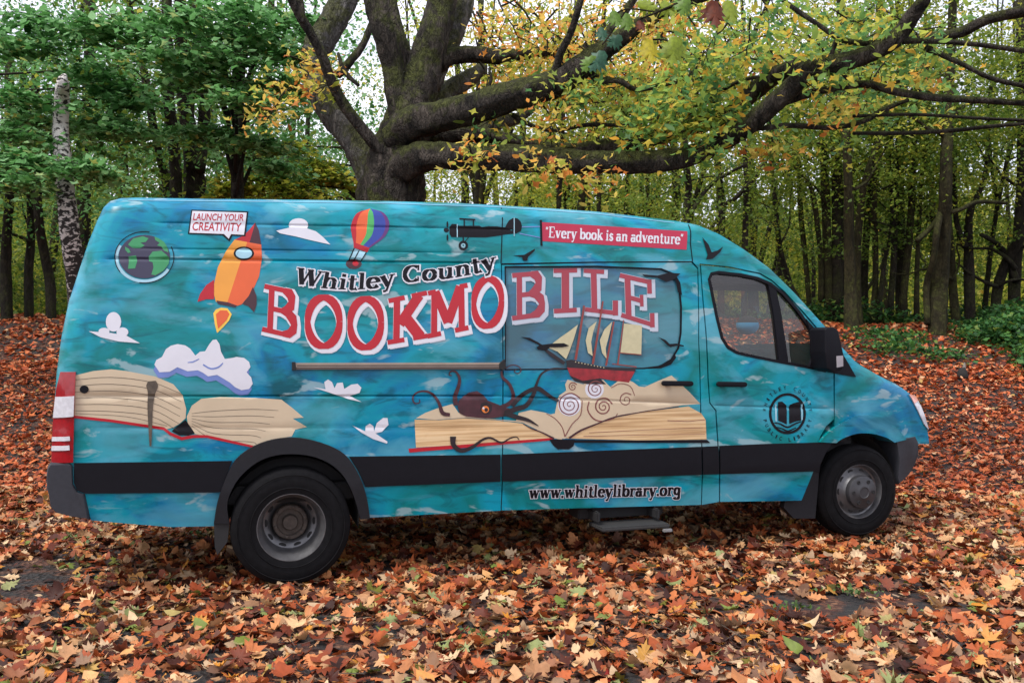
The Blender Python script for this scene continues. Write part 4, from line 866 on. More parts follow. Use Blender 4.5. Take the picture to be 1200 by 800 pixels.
def tube(bm, pts, radii, seg=8, wob=.0, cap=True, mi=0):
    rows = []; P = [Vector(p) for p in pts]; ref = Vector((0, .3, 1)).normalized()
    for i, p in enumerate(P):
        t = (P[min(i+1, len(P)-1)]-P[max(i-1, 0)]).normalized(); a = t.cross(Vector((0, 1, .1)) if abs(t.y) < .8 else Vector((1,0,0))).normalized(); b = t.cross(a).normalized()
        rows.append([bm.verts.new(p+(a*math.cos(2*math.pi*k/seg)+b*math.sin(2*math.pi*k/seg))*radii[i]*(1+wob*random.uniform(-1, 1)+wob*1.3*math.sin(k*2.1+i*.35))) for k in range(seg)])
    for a, b in zip(rows, rows[1:]):
        for k in range(seg): bm.faces.new((a[k], a[(k+1) % seg], b[(k+1) % seg], b[k])).material_index = mi
    if cap: bm.faces.new(rows[-1]).material_index = mi; bm.faces.new(rows[0][::-1]).material_index = mi
def limb_pts(spec, n=5):
    """spec: (px, py, width px, distance) -> world points and radii"""
    P = smooth_pts(spec, n); return [ray(p[0], p[1], p[3]) for p in P], [p[2]/2/FPX*p[3] for p in P]

# ------------------------------------------------------------------ foliage materials
F_BLUEG = leafmat('maple_foliage', [(0, (.020,.09,.018)), (.3, (.08,.24,.055)), (.65, (.18,.43,.14)), (.93, (.33,.60,.28)), (1, (.50,.45,.08))], .5, .5, .15)
F_YG = leafmat('yellow_green_foliage', [(0, (.06,.10,.012)), (.3, (.19,.26,.025)), (.65, (.40,.44,.05)), (.92, (.62,.58,.09)), (1, (.62,.42,.06))], .6, .5, .15)
F_MID = leafmat('woodland_foliage', [(0, (.04,.09,.014)), (.4, (.12,.21,.03)), (.8, (.27,.35,.05)), (1, (.50,.46,.06))], .55, .5, .15)
F_GOLD = leafmat('autumn_foliage', [(0, (.26,.36,.04)), (.2, (.55,.55,.10)), (.45, (.82,.68,.16)), (.7, (.85,.55,.12)), (.88, (.80,.30,.06)), (1, (.50,.14,.04))], .6, .5, .1)
F_LIME = leafmat('lime_foliage', [(0, (.08,.22,.08)), (.3, (.20,.38,.10)), (.6, (.38,.50,.09)), (.85, (.62,.60,.10)), (1, (.80,.42,.06))], .6, .5, .1)
# ------------------------------------------------------------------ the great spreading tree behind the van
GT = empty('spreading_tree', (*ray(457, 420, 10.8)[:2], float(G(ray(457,420,10.8).x, 10.8))))
tag(GT, 'great spreading autumn tree with thick low mossy limbs reaching over the van roof', 'tree')
GTO = Vector(GT.location)
def gt_part(name, specs, m, seg=12, wob=.07, n=5):
    bm = bmesh.new()
    for sp in specs:
        P, R = limb_pts(sp, n); tube(bm, [p-GTO for p in P], R, seg, wob)
    return from_bm(name, bm, m, GT)
base_y = HY-(float(G(ray(457,420,10.8).x, 10.8))-CAMZ)*FPX/10.8
gt_part('trunk', [[(457,base_y+12,150,10.8),(457,base_y-20,118,10.8),(456,330,98,10.8),(456,270,84,10.8),(457,235,78,10.8),(460,205,74,10.8),(468,180,70,10.8),(474,160,60,10.8),(482,130,52,10.8),(492,100,46,10.85),(500,70,40,10.9),(508,40,36,10.9),(516,10,34,11),(524,-30,32,11)]], BK_BIG, 18, .05)
LIMBS = [
 [(444,215,44,10.8),(432,188,42,10.9),(415,162,38,11),(396,140,34,11.1),(380,117,31,11.2),(370,90,29,11.3),(367,68,30,11.4),(375,50,32,11.5),(390,25,32,11.6),(402,0,32,11.7),(412,-30,30,11.8)],
 [(462,185,18,10.6),(447,176,15,10.5),(420,146,14,10.4),(399,117,13,10.3),(386,90,12,10.2),(378,66,12,10.1),(364,40,11,10),(350,16,11,9.9),(338,-10,10,9.8)],
 [(474,170,34,10.7),(470,130,30,10.7),(463,100,27,10.7),(459,75,25,10.7),(450,40,26,10.6),(442,10,27,10.6),(436,-20,26,10.6)],
 [(490,110,22,10.9),(482,80,17,11),(471,50,14,11),(461,15,13,11.1),(455,-20,12,11.2)],
 [(500,100,30,11.1),(516,72,26,11.2),(528,45,25,11.3),(538,15,26,11.4),(546,-20,26,11.5)],
 [(512,74,22,11),(530,66,20,11.1),(555,63,19,11.1),(585,66,17,11.1),(610,64,14,11.2),(640,60,12,11.2),(675,58,9,11.3),(710,50,6,11.4)],
 [(462,165,36,10.6),(480,146,38,10.4),(510,137,37,10.2),(555,126,35,10),(600,112,34,9.9),(644,101,33,9.8),(675,82,30,9.7),(697,66,25,9.6),(725,47,21,9.5),(750,28,17,9.4),(775,15,15,9.3),(800,5,12,9.2),(850,-12,9,9.1)],
 [(462,205,44,10.7),(480,190,38,10.4),(505,182,33,10.2),(540,183,30,10),(590,185,30,9.9),(644,188,31,9.7),(690,189,27,9.5),(737,190,25,9.4),(775,189,26,9.3),(815,181,24,9.2),(850,163,23,9.1),(878,146,23,9),(900,128,23,8.9),(928,102,24,8.8),(953,82,26,8.7),(985,74,22,8.6),(1012,66,21,8.5),(1040,52,20,8.4),(1056,38,19,8.4),(1069,20,17,8.3),(1085,-3,16,8.2),(1095,-25,14,8.2)],
 [(490,168,20,11),(515,160,20,10.9),(560,157,19,10.8),(600,164,14,10.6),(640,172,12,10.4),(684,176,17,10.2),(725,169,23,10.1),(769,157,24,10),(800,148,23,9.9),(847,137,22,9.7),(878,112,20,9.5),(906,90,20,9.3),(937,76,20,9)],
 [(508,124,20,11.2),(530,104,24,11.5),(548,92,20,11.7),(566,80,13,12)], [(560,158,16,11),(585,143,18,11.3),(605,139,13,11.6),(630,122,9,11.9)]]
for sp in LIMBS: gt_part('limb', [sp], BK_PALE if sp in (LIMBS[0], LIMBS[4], LIMBS[9], LIMBS[10]) else BK_BIG, 14)
BR = [[(355,26,7,9.9),(352,0,7,9.9),(350,-15,6,9.9)], [(646,98,11,9.8),(652,80,10,9.7),(658,60,10,9.6),(669,37,9,9.5),(678,10,8,9.4),(684,-12,7,9.4)], [(600,134,6,10),(625,148,5,10),(650,153,5,10),(690,146,5,10),(737,147,4,10)],
 [(690,82,9,9.7),(702,94,9,9.7),(725,94,8,9.6),(744,104,6,9.6),(765,103,4,9.6),(800,95,3,9.6),(840,88,2,9.6)], [(806,150,6,9.8),(818,132,6,9.7),(830,118,5,9.7),(862,97,5,9.6),(895,90,4,9.6),(940,98,3,9.5)],
 [(912,122,11,8.9),(940,112,10,8.9),(975,104,9,8.8),(1015,98,9,8.8),(1053,108,9,8.7),(1100,115,9,8.7),(1147,117,8,8.6),(1210,121,7,8.5)], [(880,150,6,9),(897,150,6,9),(928,147,7,9),(975,149,6,9),(1012,142,6,8.9),(1037,128,6,8.9),(1065,117,5,8.9)],
 [(1000,136,4,8.9),(1069,134,4,8.9),(1140,138,4,8.8),(1210,141,4,8.8)], [(1000,156,4,9),(1060,156,5,9),(1115,153,5,8.9),(1160,148,5,8.8),(1210,144,4,8.8)], [(905,-15,7,8.8),(922,3,6,8.8),(959,28,6,8.7),(990,47,7,8.6),(1030,50,7,8.5),(1069,48,7,8.4),(1131,50,6,8.3),(1210,60,6,8.2)],
 [(1085,55,8,8.6),(1122,72,6,8.5),(1162,91,6,8.5),(1210,102,6,8.4)], [(980,50,5,8.7),(976,66,5,8.7),(990,88,5,8.6),(996,92,4,8.6)], [(1060,45,10,9.2),(1120,40,12,9),(1160,22,13,8.8),(1210,10,14,8.6)], [(905,120,7,9),(890,134,6,9),(860,142,5,9.1),(840,150,4,9.2)],
 [(420,100,4,10.4),(404,84,6,10.5),(396,62,4,10.6)], [(395,88,10,11.4),(410,72,10,11.5),(424,54,9,11.6),(432,34,8,11.7),(441,12,6,11.8),(446,-15,5,11.9)], [(700,60,10,9.8),(718,30,9,9.9),(735,10,10,10),(750,-12,9,10)], [(560,120,5,10.3),(575,96,4,10.3),(573,80,3,10.4)]]
for sp in BR: gt_part('branch', [sp], BK_BIG if sp[0][2] > 5 else BK_DARK, 7, .08)
# twigs and leaves of the great tree
tw = bmesh.new(); leafP = []; goldP = []
r = random.Random(5)
def twig(px, py, d, ang, ln, store, depth=0):
    pts = [(px, py, 2.6 if depth == 0 else 1.8, d)]; x, y, a, dd = px, py, ang, d
    for k in range(5):
        a += r.uniform(-.35, .35); x += math.cos(a)*ln/5; y -= math.sin(a)*ln/5-1.2; dd += r.uniform(-.18, .12); pts.append((x, y, 2.2-.35*k if depth == 0 else 1.3-.2*k, dd)); store.append((x, y, dd))
        if depth == 0 and k in (1, 2, 3): twig(x, y, dd, a+r.choice((-1, 1))*r.uniform(.5, 1.1), ln*.5, store, 1)
    P, R = limb_pts(pts, 1); tube(tw, [p-GTO for p in P], R, 4, 0, False)
for _ in range(42): twig(r.uniform(520, 800), r.uniform(-20, 75), r.uniform(10.2, 13), r.uniform(-2.6, .4), r.uniform(40, 90), goldP)
for _ in range(34): twig(r.uniform(560, 900), r.uniform(40, 130), r.uniform(9.6, 12), r.uniform(-3, .6), r.uniform(30, 70), goldP if r.random() < .5 else leafP)
for _ in range(40): twig(r.uniform(760, 1090), r.uniform(-15, 90), r.uniform(8.6, 11), r.uniform(-3, .5), r.uniform(35, 80), leafP)
for _ in range(16): twig(r.uniform(740, 900), r.uniform(110, 160), r.uniform(9, 10), r.uniform(-.9, 3.9), r.uniform(25, 45), leafP)
for _ in range(5): twig(r.uniform(330, 420), r.uniform(60, 125), r.uniform(9.8, 11), r.uniform(-3, .6), r.uniform(25, 55), goldP)
for (x, y) in ((700,192),(980,108),(1080,70),(640,180),(548,165),(905,158)): twig(x, y, 9.1, -1.5, 18, goldP)
tag(from_bm('twigs', tw, BK_DARK, GT), kind='stuff')
def leaf_cloud(name, pts, per, spread, size, m, shapes):
    P = np.array([ray(*p)-GTO for p in pts]); P = np.repeat(P, per, 0)+RNG.normal(0, spread, (len(P)*per, 3))*np.array([1, 1, .7])
    return scatter(name, P, RNG.uniform(size*.6, size*1.25, len(P)), shapes, 1.25, m, .35, parent=GT)
leaf_cloud('foliage', goldP, 4, .14, .105, F_GOLD, [star(), oval()]); leaf_cloud('foliage', leafP, 4, .15, .115, F_LIME, [star(), oval()])

# ------------------------------------------------------------------ background trees with traced trunks
TREES = []
def tree_from(specs, name, label, m, crown=None, group=None, cat='tree'):
    """specs: polylines (px, py, width); the first starts at the foot and fixes the distance unless given"""
    d = specs[0][0][3] if len(specs[0][0]) > 3 else dist_at(specs[0][0][0], specs[0][0][1])
    f = ray(specs[0][0][0], specs[0][0][1], d); o = empty(name, (f.x, d, float(G(f.x, d))))
    tag(o, label, cat, group); O = Vector(o.location)
    for i, sp in enumerate(specs):
        bm = bmesh.new(); full = [(p[0], p[1], p[2], d+.25*math.sin(k*1.3+i)*(k > 0)) for k, p in enumerate(sp)]
        if i == 0:
            P, R = limb_pts(full, 4); P = [Vector((P[0].x, P[0].y, float(G(P[0].x, P[0].y))-.15))]+P; R = [R[0]*1.25]+R
            last = P[-1]; 
            if last.z < 8 and cat == 'tree' and name != 'birch_snag':
                dv = (P[-1]-P[-4]).normalized(); dv.z = abs(dv.z)+.6; dv.normalize()
                for k in range(1, 5): P.append(last+dv*k*1.1+Vector((.1*math.sin(k), 0, 0))); R.append(R[-1]*.86)
        else: P, R = limb_pts(full, 4)
        tube(bm, [p-O for p in P], R, 10, .07); from_bm('trunk' if i == 0 else 'limb', bm, m, o)
    if name == 'woodland_tree':
        g = random.Random(int(specs[0][0][0])*7+1); sp = specs[0]
        for k in range(g.randint(2, 4)):
            i = g.randint(max(1, len(sp)//3), len(sp)-2); f = g.random(); x, y = [sp[i][j]*(1-f)+sp[i+1][j]*f for j in (0, 1)]; w_ = sp[i][2]*g.uniform(.3, .5); a = g.choice((g.uniform(.2, 1.2), g.uniform(1.9, 2.9))); pl = [(x, y, w_, d)]; dd = d
            for j in range(6): x += math.cos(a)*13; y -= math.sin(a)*13; a += g.uniform(-.45, .45); dd += g.uniform(-.3, .3); w_ = max(w_*.82, 1.1); pl.append((x, y, w_, dd))
            bm = bmesh.new(); Pb, Rb = limb_pts(pl, 3); tube(bm, [q-O for q in Pb], Rb, 6, .05); from_bm('limb', bm, m, o)
    if crown: crown(o, O, P)
    TREES.append(o); return o
RT = [
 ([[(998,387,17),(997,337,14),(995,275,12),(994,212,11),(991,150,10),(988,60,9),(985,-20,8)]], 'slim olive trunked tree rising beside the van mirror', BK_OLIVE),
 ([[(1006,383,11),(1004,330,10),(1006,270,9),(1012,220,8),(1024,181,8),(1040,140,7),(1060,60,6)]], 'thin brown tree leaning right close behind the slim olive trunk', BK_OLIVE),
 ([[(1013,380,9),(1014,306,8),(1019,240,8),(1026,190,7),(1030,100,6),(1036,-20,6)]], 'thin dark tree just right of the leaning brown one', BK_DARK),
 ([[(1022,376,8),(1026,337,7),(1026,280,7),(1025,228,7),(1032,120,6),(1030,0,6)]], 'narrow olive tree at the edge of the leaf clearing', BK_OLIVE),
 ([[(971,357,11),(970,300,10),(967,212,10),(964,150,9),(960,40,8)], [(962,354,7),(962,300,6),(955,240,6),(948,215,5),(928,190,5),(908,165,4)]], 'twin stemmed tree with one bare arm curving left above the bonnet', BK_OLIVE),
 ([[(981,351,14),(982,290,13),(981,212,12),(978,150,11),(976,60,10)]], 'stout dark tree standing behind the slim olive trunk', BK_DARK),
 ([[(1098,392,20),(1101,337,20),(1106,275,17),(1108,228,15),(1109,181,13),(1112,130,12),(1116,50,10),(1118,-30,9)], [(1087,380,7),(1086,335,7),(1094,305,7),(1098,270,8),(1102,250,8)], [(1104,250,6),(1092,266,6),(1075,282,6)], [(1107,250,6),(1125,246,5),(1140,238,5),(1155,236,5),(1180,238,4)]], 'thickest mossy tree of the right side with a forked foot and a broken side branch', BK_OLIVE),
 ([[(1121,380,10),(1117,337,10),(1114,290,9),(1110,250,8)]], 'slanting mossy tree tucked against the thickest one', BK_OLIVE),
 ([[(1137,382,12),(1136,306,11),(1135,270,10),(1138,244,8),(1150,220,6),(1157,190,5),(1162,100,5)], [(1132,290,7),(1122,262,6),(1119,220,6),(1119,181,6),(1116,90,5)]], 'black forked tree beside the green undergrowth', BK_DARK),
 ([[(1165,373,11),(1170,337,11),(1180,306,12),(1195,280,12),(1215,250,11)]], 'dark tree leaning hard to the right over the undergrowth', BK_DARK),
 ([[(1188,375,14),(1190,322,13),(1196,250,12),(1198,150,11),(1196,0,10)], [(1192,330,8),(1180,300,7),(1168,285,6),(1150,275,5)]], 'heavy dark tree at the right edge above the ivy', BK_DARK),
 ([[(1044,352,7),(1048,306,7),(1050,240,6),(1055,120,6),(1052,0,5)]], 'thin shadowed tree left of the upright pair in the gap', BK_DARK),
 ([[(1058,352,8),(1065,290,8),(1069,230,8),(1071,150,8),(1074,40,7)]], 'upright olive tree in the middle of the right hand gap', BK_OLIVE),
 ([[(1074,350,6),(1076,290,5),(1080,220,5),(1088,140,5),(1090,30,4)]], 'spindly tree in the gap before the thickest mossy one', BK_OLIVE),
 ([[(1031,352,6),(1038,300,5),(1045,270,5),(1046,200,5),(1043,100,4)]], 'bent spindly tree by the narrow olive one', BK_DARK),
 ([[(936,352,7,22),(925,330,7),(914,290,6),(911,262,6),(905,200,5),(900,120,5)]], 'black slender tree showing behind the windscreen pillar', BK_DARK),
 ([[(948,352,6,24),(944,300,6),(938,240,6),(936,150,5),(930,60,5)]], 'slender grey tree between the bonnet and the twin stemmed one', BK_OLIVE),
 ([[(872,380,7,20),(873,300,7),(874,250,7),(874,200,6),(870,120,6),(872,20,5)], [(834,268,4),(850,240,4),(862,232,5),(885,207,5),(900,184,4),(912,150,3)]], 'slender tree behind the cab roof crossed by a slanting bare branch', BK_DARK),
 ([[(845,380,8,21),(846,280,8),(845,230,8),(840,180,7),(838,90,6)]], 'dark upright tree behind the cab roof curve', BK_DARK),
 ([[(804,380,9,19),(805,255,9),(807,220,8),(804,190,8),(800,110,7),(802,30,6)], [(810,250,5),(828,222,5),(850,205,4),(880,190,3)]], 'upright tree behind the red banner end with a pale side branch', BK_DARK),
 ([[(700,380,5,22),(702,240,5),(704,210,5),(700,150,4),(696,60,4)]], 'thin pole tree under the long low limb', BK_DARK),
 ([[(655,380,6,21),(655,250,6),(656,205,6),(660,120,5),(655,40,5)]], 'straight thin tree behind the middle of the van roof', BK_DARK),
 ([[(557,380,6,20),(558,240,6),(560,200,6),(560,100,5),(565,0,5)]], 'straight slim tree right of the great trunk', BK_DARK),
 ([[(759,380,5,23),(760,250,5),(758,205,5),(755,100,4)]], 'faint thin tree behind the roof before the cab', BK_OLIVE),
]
for sp, lb, m in RT: tree_from(sp, 'woodland_tree', lb, m, group='traced trees of the wood')
LT = [
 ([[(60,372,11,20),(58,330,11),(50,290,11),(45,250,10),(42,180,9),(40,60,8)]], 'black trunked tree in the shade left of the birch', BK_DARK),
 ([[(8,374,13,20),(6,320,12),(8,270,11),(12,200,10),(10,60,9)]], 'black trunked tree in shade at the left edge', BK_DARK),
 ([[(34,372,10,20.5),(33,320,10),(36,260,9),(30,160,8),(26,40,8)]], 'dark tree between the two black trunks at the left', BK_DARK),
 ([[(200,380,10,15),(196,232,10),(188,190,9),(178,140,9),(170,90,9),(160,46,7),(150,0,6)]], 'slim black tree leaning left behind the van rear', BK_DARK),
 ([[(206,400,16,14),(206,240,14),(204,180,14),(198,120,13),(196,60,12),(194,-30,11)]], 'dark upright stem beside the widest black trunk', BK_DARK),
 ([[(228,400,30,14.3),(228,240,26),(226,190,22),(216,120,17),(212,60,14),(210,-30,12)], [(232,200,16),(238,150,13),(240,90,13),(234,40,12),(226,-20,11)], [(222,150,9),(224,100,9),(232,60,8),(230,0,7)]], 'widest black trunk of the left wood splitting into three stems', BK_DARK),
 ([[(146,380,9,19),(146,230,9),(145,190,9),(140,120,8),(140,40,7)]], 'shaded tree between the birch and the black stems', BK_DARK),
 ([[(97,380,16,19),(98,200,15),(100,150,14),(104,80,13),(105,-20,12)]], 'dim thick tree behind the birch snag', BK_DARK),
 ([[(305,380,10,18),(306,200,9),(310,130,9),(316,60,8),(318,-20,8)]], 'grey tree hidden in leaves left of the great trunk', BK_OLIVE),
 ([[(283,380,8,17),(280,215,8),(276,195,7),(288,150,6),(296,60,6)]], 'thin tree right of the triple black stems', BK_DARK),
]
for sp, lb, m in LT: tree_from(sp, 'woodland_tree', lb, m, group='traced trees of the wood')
tree_from([[(100,520,28,11.6),(93,370,25),(89,330,24),(82,270,22),(76,215,20),(72,180,19),(70,150,18),(72,115,17),(73,96,13),(75,88,6)]], 'birch_snag', 'broken white birch snag with black patched bark at the left of the van', BIRCH)
bg = empty('bushy_sapling', (0,0,0)); bpy.data.objects.remove(bg)

# ------------------------------------------------------------------ crowns: shared leaf volumes, hung on their own trees
def crown_mesh(name, n, R, z0, z1, size, m, clumps, seed, flat=.35, hole=0):
    g = np.random.default_rng(seed); c = g.normal(0, 1, (clumps, 3)); c /= np.linalg.norm(c, axis=1)[:, None]; c *= (g.random((clumps, 1))**.45)
    C = np.stack([c[:, 0]*R, c[:, 1]*R, z0+(z1-z0)*(c[:, 2]*.5+.5)], 1); k = g.integers(0, clumps, n); s = g.uniform(.22, .5, clumps)*R*.6
    P = C[k]+g.normal(0, 1, (n, 3))*s[k][:, None]*np.array([1, 1, flat]); a = np.clip(g.random(clumps)[k]*.45+g.random(n)*.55, 0, 1)
    return P, g.uniform(size*.6, size*1.3, n), a
CR = {}
for nm, n, R, z0, z1, s, m, cl, sd, fl in (('a', 3200, 2.3, 1.2, 8.5, .10, F_MID, 44, 1, .3), ('b', 3200, 2.6, .8, 8.5, .10, F_YG, 44, 2, .3), ('c', 2400, 2.0, 2.8, 9, .09, F_YG, 34, 3, .35), ('d', 3200, 2.6, .6, 7.0, .105, F_MID, 44, 4, .25),
                                    ('e', 4200, 2.7, 1.6, 9, .10, F_BLUEG, 44, 5, .16), ('g', 3200, 2.4, 1.5, 8.5, .10, F_LIME, 44, 7, .3)):
    P, S_, a = crown_mesh(nm, n, R, z0, z1, s, m, cl, sd, fl); o = fast_leaves('crown', P, S_, m, 1.0, np.random.default_rng(sd+50), None, a); CR[nm] = o.data; bpy.data.objects.remove(o)
def hang(tree, key, sc=1, rz=0, dz=0):
    o = bpy.data.objects.new('crown', CR[key]); COL.objects.link(o); o.parent = tree; o.scale = (sc,)*3; o.rotation_euler = (0, 0, rz); o.location = (0, 0, dz); return o
rr = random.Random(3)
for k, o in enumerate(TREES):
    if o.name.startswith('birch'): continue
    x = o.location.x/o.location.y
    key = rr.choice('eeea' if x < -.22 else 'bcbg' if x < .15 else 'abcd'); hang(o, key, rr.uniform(.8, 1.05), rr.uniform(0, 6.28), rr.uniform(-.3, .8) + (1.2 if x > .3 else 0))
def trunk_mesh(seed, h=11, r0=.11):
    g = random.Random(seed); bm = bmesh.new(); x = y = 0; lx, ly = g.uniform(-.15,.15), g.uniform(-.15,.15); P = [(0,0,-.3)]; R = [r0*1.3]
    for k in range(12): P.append((x, y, k*h/9.5)); R.append(r0*(1-.08*k)); lx = .75*lx+g.uniform(-.13, .13); ly = .75*ly+g.uniform(-.13, .13); x += lx; y += ly
    tube(bm, P, R, 8, .08)
    if seed % 2:
        i = g.randint(2, 5); q = Vector(P[i]); B = [q]; rb = [R[i]*.8]; v_ = Vector((g.uniform(-.5,.5), g.uniform(-.5,.5), 1))
        for j in range(7): q = q+v_*.95; v_ += Vector((g.uniform(-.2,.2), g.uniform(-.2,.2), .1)); B.append(q); rb.append(rb[-1]*.86)
        tube(bm, B, rb, 7, .06)
    for k in range(9):
        i = g.randint(3, 10); a = g.uniform(0, 6.28); q = Vector(P[i]); B = [q]; rb = [R[i]*.5]
        for j in range(4): q = q+Vector((math.cos(a)*.42, math.sin(a)*.42, g.uniform(.05, .5))); a += g.uniform(-.4, .4); B.append(q); rb.append(rb[-1]*.74)
        tube(bm, B, rb, 5, .05)
    bmesh.ops.recalc_face_normals(bm, faces=bm.faces); me = bpy.data.meshes.new('trunk'); bm.to_mesh(me); bm.free(); me.materials.append(BK_OLIVE if seed % 3 == 0 else BK_DARK)
    me.polygons.foreach_set('use_smooth', [True]*len(me.polygons)); return me
TM = [trunk_mesh(k, r0=(.06,.15,.09,.20,.07,.11,.13,.08)[k]) for k in range(8)]
def wood_tree(x, y, key, ti, sc, label, group, dz=0):
    o = empty('woodland_tree', (x, y, float(G(x, y)))); o.rotation_euler = (0, 0, rr.uniform(0, 6.28)); o.scale = (sc,)*3; tag(o, label, 'tree', group)
    t = bpy.data.objects.new('trunk', TM[ti]); COL.objects.link(t); t.parent = o; hang(o, key, rr.uniform(.85, 1.15), rr.uniform(0, 6.28), dz)
used = [(t.location.x, t.location.y) for t in TREES]
def spread_trees(n, y0, y1, u0, u1, keys, gap, label, group, s0=.85, s1=1.2, dz=0):
    c = 0; tries = 0
    while c < n and tries < 4000:
        tries += 1; y = rr.uniform(y0, y1); x = y*rr.uniform(u0, u1)
        if any((x-a)**2+(y-b)**2 < gap*gap for a, b in used): continue
        used.append((x, y)); wood_tree(x, y, rr.choice(keys), rr.randrange(8), rr.uniform(s0, s1), label, group, dz); c += 1
spread_trees(20, 23, 34, .12, .70, 'abdab', 1.3, 'slender leafy tree deep in the shaded right wood', 'slender trees deep in the right wood')
spread_trees(14, 22, 34, -.12, .16, 'bbcg', 1.4, 'yellow green tree far behind the van roof', 'yellow green trees behind the roof')
spread_trees(16, 23, 36, -.72, -.12, 'eaead', 1.4, 'dark leafy tree deep in the left wood', 'dark trees deep in the left wood')
spread_trees(22, 36, 50, -.75, .75, 'abdb', 1.8, 'distant tree at the back of the wood', 'distant trees at the back of the wood', .9, 1.2, -.6)

spread_trees(12, 15, 30, -1.15, -.72, 'eae', 1.5, 'leafy tree beyond the left edge of the clearing', 'trees beside the clearing')
spread_trees(12, 15, 30, .72, 1.15, 'abd', 1.5, 'leafy tree beyond the right edge of the clearing', 'trees beside the clearing')
# layered maple sprays at the left, carried by a tree of their own each
def spray_tree(x, y, label, fans, m=F_BLUEG, h=8):
    z = float(G(x, y)); o = empty('maple_tree', (x, y, z)); tag(o, label, 'tree', None); g = random.Random(int(x*100)+9)
    bm = bmesh.new(); tube(bm, [(0,0,-.3),(.05,0,h*.25),(0,.1,h*.5),(.1,0,h*.75),(0,0,h)], [.13*h/8,.11*h/8,.09*h/8,.06*h/8,.02], 8, .06); from_bm('trunk', bm, BK_DARK, o)
    P = []; bb = bmesh.new()
    for (px, py, d, w) in fans:
        c = ray(px, py, d)-Vector((x, y, z)); q0 = Vector((0, 0, max(1.5, c.z-.7))); mid = (q0+c)/2+Vector((0, 0, .35)); tube(bb, [q0, mid, c], [.035,.022,.008], 5)
        for k in range(26):
            a = g.uniform(0, 6.28); ln = w*math.sqrt(g.random()); e = c+Vector((math.cos(a)*ln, math.sin(a)*ln*.8, -.22*ln*ln/w+g.gauss(0, .05))); tube(bb, [c.lerp(e, .15), c.lerp(e, .6)+Vector((0,0,.04)), e], [.006,.004,.002], 4, 0, False)
            for j in range(17): f = g.uniform(.3, 1.1); P.append(c.lerp(e, f)+Vector((g.gauss(0, .11), g.gauss(0, .11), g.gauss(0, .045)-.04)))
    from_bm('branch', bb, BK_DARK, o); P = np.array(P); n = len(P)
    scatter('crown', P, RNG.uniform(.09, .165, n), [star(), [(0,-.5),(.3,-.1),(.2,.2),(0,.5),(-.2,.2),(-.3,-.1)]], .75, m, .25, parent=o)
spray_tree(-3.9, 12.4, 'blue green maple with layered sprays hanging over the rear of the van', [(250,60,11.2,1.0),(300,40,11.5,.9),(180,60,11.5,.9),(280,110,11,.85),(330,100,12,.7),(230,90,11.6,.7),(300,165,12,.7),(320,190,13,.6),(210,20,11,.9),(150,30,12,.9),(270,10,11.3,.9),(330,60,12.2,.7),(240,150,12.2,.6),(340,20,12,.8)])
spray_tree(-9.6, 13.6, 'blue green maple with drooping sprays in front of the birch', [(20,110,11.6,.9),(40,135,12.6,.7),(130,140,12.8,.7),(30,180,11,.8),(95,192,11.0,.5),(10,205,10.8,.7),(150,150,12.5,.7),(120,30,12,.9),(60,20,12,.9),(20,50,12,.9),(115,80,13,.7),(140,100,13,.6),(0,150,11.5,.8),(160,115,13,.6)])
spray_tree(-1.95, 14.8, 'pale yellow green sapling left of the great trunk', [(300,200,14,.7),(340,215,14,.7),(360,190,14.3,.7),(330,170,14.5,.6),(385,205,14.3,.6),(280,220,14,.5),(350,225,13.6,.6)], F_YG, 5)

# far-off wood, undergrowth
def mass(name, n, fx, m, size, label, cat, tilt=1.1):
    P = fx(n); o = fast_leaves(name, P, RNG.uniform(size*.6, size*1.3, len(P)), m, tilt); tag(o, label, cat, kind='stuff')
def far(n):
    K = 900; a = RNG.uniform(-.85, .85, K); d = RNG.uniform(38, 60, K); x = d*a; z = (RNG.random(K)**1.5)*(6.4+1.6*np.sin(x*.35)+1.2*np.sin(x*.9+1)); s = RNG.uniform(.45, 1.1, K); k = RNG.integers(0, K, n)
    q = RNG.normal(0, 1, (n, 3)); xx = x[k]+q[:, 0]*s[k]; dd = d[k]+q[:, 1]*s[k]; return np.stack([xx, dd, G(xx, dd)+np.maximum(z[k]+q[:, 2]*s[k]*.6, 0)], 1)
mass('distant_wood', 110000, far, F_YG, .27, 'far-off mass of green wood behind all the trunks', 'woodland')
def far2(n):
    a = RNG.uniform(-.95, .95, n); d = RNG.uniform(62, 72, n); x = d*a; return np.stack([x, d, G(x, d)+RNG.random(n)*(9.5+1.8*np.sin(x*.3)+1.4*np.sin(x*.8))], 1)
mass('distant_wood', 50000, far2, F_MID, .85, 'darker belt of wood closing the view at the very back', 'woodland')
def under(n):
    x = RNG.uniform(4.5, 16, n); y = RNG.uniform(21.3, 25, n); z = G(x, y)+RNG.random(n)*(.25+.2*np.sin(x*1.7)+.25*np.sin(y*2+x)); return np.stack([x, y, z], 1)
def under2(n):
    c = RNG.random((90, 2)); cx_ = []; 
    for u, v in c:
        y = 15.2+6.5*v; x = y*(.475+.20*u)
        if x/y > .53+.09*(v < .35)*(1-v/.35): cx_.append((x, y))
    cx_ = np.array(cx_); k = RNG.integers(0, len(cx_), n); x = cx_[k, 0]+RNG.normal(0, .28, n); y = cx_[k, 1]+RNG.normal(0, .28, n); h = (.18+.5*RNG.random(len(cx_)))[k]*np.clip((x/y-.42)*7, .35, 1.6)
    return np.stack([x, y, G(x, y)+RNG.random(n)*h], 1)
